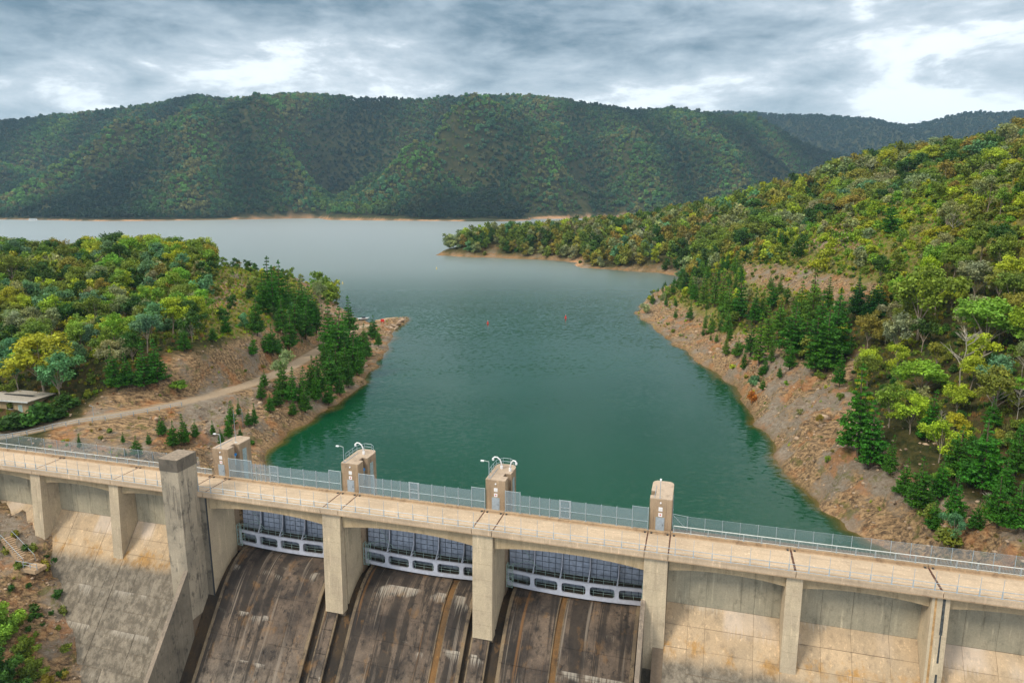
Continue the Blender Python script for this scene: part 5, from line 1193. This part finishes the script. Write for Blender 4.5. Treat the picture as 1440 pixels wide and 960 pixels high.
def send(name, qs, meshes, label):
    if not qs: return
    scatter(name, meshes, [(q['p'][0], q['p'][1], q['p'][2] - .1) for q in qs], [q['rz'] for q in qs], [q['H'] for q in qs], [jit(PAL.get(q['col'], (.4, .4, .4))) for q in qs], label)
send('background_trees', [q for q in stuffp if q['kind'] == 'gum_tree'], GUML, 'remaining eucalypts filling the forests on both hillsides')
send('background_pines', [q for q in stuffp if q['kind'] == 'pine_tree'], [PINE[1][1]], 'remaining young pines among the trees')
send('undergrowth', [q for q in stuffp if q['kind'] == 'shrub'], SHRL, 'low shrubs between the trees on both hillsides')

# ---- ground cover and loose rock
tp, tcol, ts = [], [], []; rp, rs = [], []
def fn_cover(x, y, z, d, a, b):
    if not (-20 < a < 1460) or b > 900: return
    zn = zone(a, b, x, y, d); u = random.random()
    bare_ = zn in ('bankL', 'bankR', 'rocky') or (d < 12)
    if bare_:
        if u < .10: tp.append((x, y, z)); tcol.append(jit(random.choice([PAL['olive'], (.28, .22, .08), PAL['yellow green'], (.2, .15, .06)]), .25)); ts.append(random.uniform(.4, .9))
        elif u < .55: rp.append((x, y, z - .02)); rs.append(random.uniform(.12, .5) ** 1.0 * (random.uniform(1.8, 3.6) if random.random() < .05 else 1))
    elif u < .9:
        tp.append((x, y, z)); tcol.append(jit(random.choice([PAL['olive'], PAL['olive'], (.24, .20, .07), PAL['yellow green'], PAL['dark green'], PAL['brown green']] if zn not in ('heath', 'knoll') else [PAL['yellow green'], PAL['olive'], (.28, .25, .08), PAL['bright green']]), .25)); ts.append(random.uniform(.5, 1.3))
sample(-200, 260, 80, 360, 1.55, fn_cover)
scatter('ground_cover', TUFT, tp, rng.uniform(0, 6.28, len(tp)), ts, tcol, 'dry grass and low herbs between shrubs on the hillsides')
scatter('loose_rocks', ROCK, rp, rng.uniform(0, 6.28, len(rp)), rs, [(1, 1, 1)] * len(rp), 'loose orange and grey rocks on the lake banks')

# downstream left: rubble slope with bushes, bottom left corner
BUSH = []
for i in range(2):
    rd = random.Random(900 + i); cl = [((.36 * rd.uniform(.1, 1) * math.cos(a), .36 * rd.uniform(.1, 1) * math.sin(a), rd.uniform(.15, .82)), (.15, .15, .12)) for a in [rd.uniform(0, 6.28) for _ in range(16)]]
    BUSH.append(crown_mesh('bush_foliage', cl, 4200, .026, 910 + i))
for q in [(12, 900, 832, 'bright green', 1.0), (40, 925, 885, 'olive', 1.1), (5, 960, 898, 'dark green', 1.2), (50, 958, 915, 'olive', 1.1), (20, 985, 935, 'dark green', 1.3), (70, 975, 940, 'brown green', 1.), (30, 880, 850, 'olive', .8)]:
    d = ray(q[0], q[1]); 
    x, y, z = hit(q[0], q[1]); D_ = float(proj(np.array(x), np.array(y), np.array(z))[2]); Hh = (q[1] - q[2]) * D_ / FPX
    o = link(SHR[len(q[3]) % 4] if False else BUSH[len(q[3]) % 2], 'shrub'); o.location = (x, y, z - .1); o.scale = (Hh * q[4], Hh * q[4], Hh); o['tc'] = jit(PAL[q[3]])
    tag(o, '%s bush on the rubble slope left of the dam face, foot %d%% across' % (COLN.get(q[3], q[3]), 0) if False else {12: 'bright green bush, highest at the lower left picture edge', 40: 'olive bush in the middle of the bottom left clump', 5: 'dark bush at the bottom left corner', 50: 'olive bush nearest the grey dam face at bottom left', 20: 'dark bush cut by the bottom edge at lower left', 70: 'bronze green bush cut by the bottom edge beside the dam face', 30: 'small olive bush above the bottom left clump'}[q[0]], 'shrub', 'bushes on the rubble slope left of the dam')
rp2, rs2 = [], []
for _ in range(500):
    s = random.uniform(-112, -60); n = random.uniform(-30, 1.5); x, y, _z = W(s, n); z = float(land(np.array([x]), np.array([y]))[0][0]) if False else None
    rp2.append((x, y, 0)); rs2.append(random.uniform(.12, .42))
rp2 = np.array(rp2); rp2[:, 2] = land(rp2[:, 0], rp2[:, 1])[0]; s_q, n_q = toD(rp2[:, 0], rp2[:, 1]); fz = np.array([nface_(z) for z in rp2[:, 2]]) if False else None
scatter('rubble', ROCK, rp2, rng.uniform(0, 6.28, len(rp2)), rs2, [(1, 1, 1)] * len(rp2), 'broken rock on the slope left of the dam face')

sq_ = [(random.uniform(-112, -72), random.uniform(-34, -1)) for _ in range(170)]; sq_ = np.array([W(a, b)[:2] for a, b in sq_]); zq_ = land(sq_[:, 0], sq_[:, 1])[0]
scatter('slope_scrub', SHRL, np.column_stack([sq_, zq_ - .1]), rng.uniform(0, 6.28, len(sq_)), rng.uniform(.7, 2.3, len(sq_)), [jit(PAL[random.choice(['olive', 'dark green', 'dark green', 'brown green'])]) for _ in sq_], 'dark low scrub on the slope left of the dam face')

# ---- the forest on the far range
def far_forest():
    out = []
    for (x0, x1, y0, y1, st) in ((-3200, 2300, 2080, 3600, 13.5), (700, 4600, 3300, 5300, 24.)):
        xs = np.arange(x0, x1, st); ys = np.arange(y0, y1, st); a, b = np.meshgrid(xs, ys); a = (a + rng.uniform(-.5, .5, a.shape) * st).ravel(); b = (b + rng.uniform(-.5, .5, b.shape) * st).ravel()
        k = (np.abs(a / b) < .86); a, b = a[k], b[k]; z, d, _ = land(a, b); k = (d > 12 + 10 * rng.random(len(a))); a, b, z, d = a[k], b[k], z[k], d[k]
        # drop what lies behind a crest
        vis = np.ones(len(a), bool)
        for t in np.linspace(.72, .985, 14):
            h, _, _ = land(a * t, b * t, False); vis &= h < CAMZ + (z + 22 - CAMZ) * t + 30
        sc_ = fbm(a + 400, b, 150, 3) ; vis &= ~((sc_ > .72) & (d < 300) & (rng.random(len(a)) < .8)); a, b, z = a[vis], b[vis], z[vis]
        out.append(np.stack([a, b, z - .5, np.full(len(a), st / 15.)], 1))
    return np.concatenate(out)
FF = far_forest()
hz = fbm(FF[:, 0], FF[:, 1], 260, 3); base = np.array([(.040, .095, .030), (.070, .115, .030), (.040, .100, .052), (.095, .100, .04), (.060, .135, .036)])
ci = np.clip(((hz + .8) / 1.6 * 5 + rng.normal(0, .55, len(hz))), 0, 4.99).astype(int); crest_ = np.clip(spurh(FF[:, 0], FF[:, 1]) / 120., 0, 1)[:, None]; tcf = (base[ci] * (.35 + .65 * crest_) + (1 - crest_) * np.array([(.012, .040, .030)])) * rng.uniform(.78, 1.25, (len(hz), 1)) * (.50 + 1.45 * crest_)   # lush gullies, dry crests, with gully shade and crest light put into the colour
FARL = []
for i in range(4):
    rd = random.Random(800 + i); cl = [((.30 * rd.uniform(.2, 1) * math.cos(a), .30 * rd.uniform(.2, 1) * math.sin(a), rd.uniform(.40, .85)), (.20, .20, .15)) for a in [rd.uniform(0, 6.28) for _ in range(6)]]
    FARL.append(crown_mesh('far_crown', cl, 130, .14, 850 + i))
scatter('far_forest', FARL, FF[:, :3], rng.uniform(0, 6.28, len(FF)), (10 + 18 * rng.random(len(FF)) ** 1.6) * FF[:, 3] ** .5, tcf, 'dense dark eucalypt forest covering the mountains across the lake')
print('plants', len(plants), 'chosen', len(chosen), 'stuff', len(stuffp), 'far', len(FF), 'tufts', len(tp), 'rocks', len(rp))

# ------------------------------------------------------------------ the air between the camera and the range
m, nt, b, g = newmat('haze'); nt.nodes.remove(b)
pv = N(nt, 'ShaderNodeVolumePrincipled'); pv.inputs['Color'].default_value = (.45, .74, 1.0, 1); pv.inputs['Density'].default_value = .00005; pv.inputs['Anisotropy'].default_value = .0
g.L(pv.outputs[0], nt.nodes['Material Output'].inputs['Volume'])
hz_ = MB().box(-8500, 8500, -150, 9000, -85, 800).build('haze', m); tag(hz_, 'thin bluish air over the lake and hills', 'haze', kind='stuff')

# ------------------------------------------------------------------ brick hut in the trees, far roof
def gz(x, y): return float(land(np.array([float(x)]), np.array([float(y)]))[0][0])
hx, hy, hz0 = hit(30, 583)
hut = thing('brick_hut', 'yellow brick hut with flat pale roof at the left edge among bushes', 'hut', (hx - 3.6, hy + 1.5, hz0 - .4), R(-12))
wl = MB(); wl.box(-6, 5.0, 0, .25, 0, 3.3).box(4.75, 5.0, .25, 6, 0, 3.3).box(-6, 5, 5.75, 6.0, 0, 3.3).box(-6, -5.75, .25, 5.75, 0, 3.3).build('wall', M['brick'], hut)
MB().extr([(-6.6, 3.3), (6.0, 3.3), (6.0, 3.46), (-6.6, 3.75)], 'y', -.7, 6.6).build('roof', M['rooftin'], hut)
MB().box(-6.6, 6.0, -.78, -.7, 3.22, 3.45).build('fascia', M['whiterail'], hut); MB().box(-4, 4, 2.6, 3.2, 3.76, 3.8).build('roof_ridge_strip', M['dark'], hut)
w_ = MB().box(-.6, 1.0, -.05, .02, 1.3, 2.5).build('window', M['glass'], hut); MB().box(-.7, 1.1, -.07, -.02, 1.2, 1.3).build('sill', M['whiterail'], w_)
d_ = MB().box(2.6, 3.5, -.06, .02, .1, 2.3).build('door', M['green'], hut); MB().box(2.5, 3.6, -.05, .0, .1, 2.4).build('door_frame', M['whiterail'], hut)
w_ = MB().box(4.98, 5.06, 1.0, 2.3, 1.2, 2.3).build('window', M['glass'], hut)
fx, fy, fz = hit(12, 392)
sh = thing('shed', 'grey brown shed roof showing between trees at the far left edge', 'shed', (fx, fy, fz), R(8))
MB().box(-7, 5, 0, 5, 0, 3.2).build('wall', M['brick'], sh); MB().extr([(-.6, 3.2), (2.5, 4.1), (5.6, 3.2), (5.6, 3.35), (2.5, 4.3), (-.6, 3.35)], 'x', -7.6, 5.6).build('roof', M['rooftin'], sh)

# guard rail along the bend of the gravel road, and posts further up
def follow(pts, name, label, cat, side, h, step, rad, mat):
    P3 = [Vector(q) for q in pts]; t = thing(name, label, cat, tuple(P3[0])); L = []; acc = 0
    for i in range(len(P3) - 1):
        a, b = P3[i], P3[i + 1]; dv = (b - a); nrm_ = Vector((dv.y, -dv.x, 0)).normalized() * side; l = dv.length; q = acc
        while q < l: p = a + dv * q / l + nrm_; L.append(Vector((p.x, p.y, gz(p.x, p.y)))); q += step
        acc = q - l
    me_ = None
    for p in L:
        if me_ is None: o = MB().box(-.06, .06, -.06, .06, -.2, h).build('post', mat, t); me_ = o.data
        else: o = link(me_, 'post', t)
        o.location = p - P3[0]
    for hh in (h, h * .55): MB().tube([p - P3[0] + Vector((0, 0, hh)) for p in L], rad, 5).build('rail', mat, t)
follow(road3[1:8], 'guard_railing', 'pale blue railing along the bend of the gravel road', 'railing', 3.1, 1.0, 2.4, .055, M['rail'])
# street lamps and power poles beside the road
# concrete stair down the left abutment
sx, sy, sz = hit(10, 758); ex, ey, ez = hit(42, 792)
st = thing('concrete_stair', 'steep concrete stair with thin handrails left of the dam face', 'stairs', (sx, sy, sz)); dv = Vector((ex - sx, ey - sy, ez - sz)); n_st = 14; hd = Vector((dv.x, dv.y, 0)); pr = Vector((hd.y, -hd.x, 0)).normalized() * .9; az_ = math.atan2(dv.y, dv.x)
for i in range(n_st):
    p = dv * (i / n_st); o = MB().box(-.25, .25, -.9, .9, -.8, 0.25).build('step', M['kerb'], st); o.location = p; o.rotation_euler = (0, 0, az_)
for sg in (-1, 1):
    MB().tube([pr * sg + Vector((0, 0, 1.2)), dv + pr * sg + Vector((0, 0, 1.2))], .04, 5).build('handrail', M['rail'], st)
    for i in range(5): q = dv * (i / 4) + pr * sg; MB().tube([q, q + Vector((0, 0, 1.2))], .03, 5).build('post', M['rail'], st)
px_, py_, pz_ = hit(50, 800)
pf = thing('landing', 'small concrete landing with railing at the foot of the stair', 'landing', (ex, ey, ez - .3), DROT)
MB().box(-.8, 3.0, -1.6, .6, -.5, .2).build('slab', M['kerb'], pf)
for x_ in (-1.1, .4, 2, 3.5): MB().box(x_ - .04, x_ + .04, -1.54, -1.46, .35, 1.5).build('post', M['rail'], pf)
for h_ in (.9, 1.45): MB().tube([(-1.1, -1.5, h_), (3.5, -1.5, h_)], .035, 5).build('rail', M['rail'], pf)

# boat ramp, breakwater rocks, marker, moored things
a_ = atz(540, 455, 0); b_ = atz(571, 445.5, 0); dv = Vector((b_[0] - a_[0], b_[1] - a_[1], 0)); pv_ = Vector((-dv.y, dv.x, 0)).normalized()
v = []
for q, w2, zt in ((0, 3.2, 1.3), (.5, 3.0, .85), (1, 2.6, -.25)):
    c_ = Vector((a_[0], a_[1], 0)) + dv * q + pv_ * 1.5; v += [c_ - pv_ * w2 + Vector((0, 0, zt)), c_ + pv_ * w2 + Vector((0, 0, zt)), c_ + pv_ * w2 + Vector((0, 0, -1.5)), c_ - pv_ * w2 + Vector((0, 0, -1.5))]
f_ = [(0, 1, 2, 3), (11, 10, 9, 8)]
for i in (0, 4): f_ += [(i, i + 4, i + 5, i + 1), (i + 1, i + 5, i + 6, i + 2), (i + 3, i + 7, i + 4, i)]
tag(mesh_obj('boat_ramp', v, f_, M['kerb']), 'grey concrete boat ramp running off the tip of the left point', 'boat ramp')
for k, (qx, qy, sz_) in enumerate([(549, 461, 1.6), (554, 459, 2.0), (559, 456, 1.7), (563, 453, 1.5), (556, 463, 1.4), (567, 450, 1.3)]):
    x, y, z = hit(qx, qy); o = link(ROCK[k % 3], 'boulder'); o.location = (x, y, z); o.scale = (sz_ * 1.5, sz_ * 1.2, sz_ * .8); o.rotation_euler = (.2 * k, .3, k * 1.1)
    tag(o, 'brown boulder on the tip beside the boat ramp, %s' % (ORD[[0, 1, 3, 4, 2, 5][k]] if k != 5 else 'rightmost'), 'boulder', 'boulders beside the boat ramp')
def buoy(px, py, H, mat, label, zt=None):
    x, y, z = atz(px, py, 0); t = thing('buoy', label, 'buoy', (x, y, 0), 0, 'buoys on the lake')
    MB().tube([(0, 0, -.3), (0, 0, .35 * H)], .30 * H, 10).build('float', mat, t); MB().tube([(0, 0, .35 * H), (0, 0, .95 * H)], .2 * H, 8, .1 * H).build('marker_cone', mat, t); MB().tube([(0, 0, .95 * H), (0, 0, 1.1 * H)], .06 * H, 6).build('light', M['white'], t)
buoy(686, 455.5, 1.5, M['buoy'], 'red marker buoy in mid channel, nearer and left of the pair'); buoy(795.5, 447.5, 1.6, M['buoy'], 'red marker buoy in mid channel, farther and right of the pair')
M['yellow'] = simple('yellow_float', (.62, .50, .22), .5)
buoy(482, 399, 1.7, M['yellow'], 'tiny pale yellow float off the left point'); buoy(614, 378.5, 1.9, M['yellow'], 'tiny pale yellow float near the peninsula tip')
x, y, z = hit(538, 455); t = thing('marker_post', 'small red marker at the head of the boat ramp', 'marker', (x, y, z)); MB().tube([(0, 0, 0), (0, 0, 1.4)], .06, 6).build('post', M['whiterail'], t); MB().box(-.8, .8, -.1, .1, .8, 2.0).build('sign_board', M['buoy'], t)
x, y, z = hit(511, 450); t = thing('parked_boat', 'small white boat on a trailer above the ramp', 'boat', (x, y, z + .1), .5)
MB().extr([(-.9, .9), (-.6, .3), (.6, .3), (.9, .9)], 'x', -2.4, 1.6).add([(1.6, -.9, .9), (1.6, -.6, .3), (1.6, .6, .3), (1.6, .9, .9), (3.0, 0, 1.0)], [(0, 1, 4), (1, 2, 4), (2, 3, 4), (3, 0, 4)]).build('hull', M['white'], t)
MB().box(-.6, .9, -.6, .6, .9, 1.5).build('windscreen', M['glass'], t); MB().box(-2.0, 2.6, -.1, .1, -.05, .25).box(-.9, -.5, -1., 1., -.1, .3).build('trailer', M['dark'], t)
x, y, z = atz(47, 310, 0); t = thing('houseboat', 'white houseboat moored at the far left shore', 'houseboat', (x, y, 0), .1)
MB().extr([(-3, 0), (3, 0), (3, 1.2), (-3, 1.2)], 'x', -13, 13).build('hull', M['white'], t); MB().box(-11, 10, -2.6, 2.6, 1.2, 4.2).build('cabin', M['white'], t)
for i in range(6): MB().box(-9.6 + 3.2 * i, -7.6 + 3.2 * i, -2.7, -2.6, 2.1, 3.4).build('window', M['glass'], t)
MB().extr([(-3.2, 4.2), (3.2, 4.2), (0, 5.6)], 'x', -12, 11).build('roof', M['rail'], t)
# lattice pylons on the far saddle
for k, (qx, lab) in enumerate([(1262, 'left'), (1293, 'right')]):
    x, y, _ = atY(qx, 178, 5150); z = gz(x, y); t = thing('power_pylon', 'faint steel power pylon on the far saddle, %s of the two' % lab, 'pylon', (x, y, z), .4, 'power pylons on the skyline'); Hp = 52
    for sx_ in (-1, 1):
        for sy_ in (-1, 1): MB().tube([(4 * sx_, 4 * sy_, -2), (.6 * sx_, .6 * sy_, Hp)], .35, 4).build('leg', M['rail'], t)
    for h_ in (.62, .76, .9): MB().box(-8, 8, -.3, .3, Hp * h_, Hp * h_ + .7).build('crossarm', M['rail'], t)
    mb = MB()
    for j in range(5):
        a1, a2 = 4 - .68 * j * 1., 4 - .68 * (j + 1); z1, z2 = Hp * .2 * j, Hp * .2 * (j + 1); mb.tube([(-a1, -a1, z1), (a2, -a2, z2)], .22, 4); mb.tube([(a1, -a1, z1), (-a2, -a2, z2)], .22, 4)
    mb.build('bracing', M['rail'], t)
# thin street lights beside the gravel road and below it
for (qx, qy, ty, lab) in ((342, 600, 574, 'thin lamp pole on the bank directly behind the leftmost tower'), (132, 588, 570, 'thin pole beside the gravel road near its bend')):
    x, y, z = hit(qx, qy); D_ = float(proj(np.array(x), np.array(y), np.array(z))[2]); hh = (qy - ty) * D_ / FPX; t = thing('light_pole', lab, 'pole', (x, y, z)); MB().tube([(0, 0, -.3), (0, 0, hh)], .06, 6, .035).build('pole', M['rail'], t); MB().tube([(0, 0, hh), (-.7, 0, hh + .1)], .04, 5).build('arm', M['rail'], t)
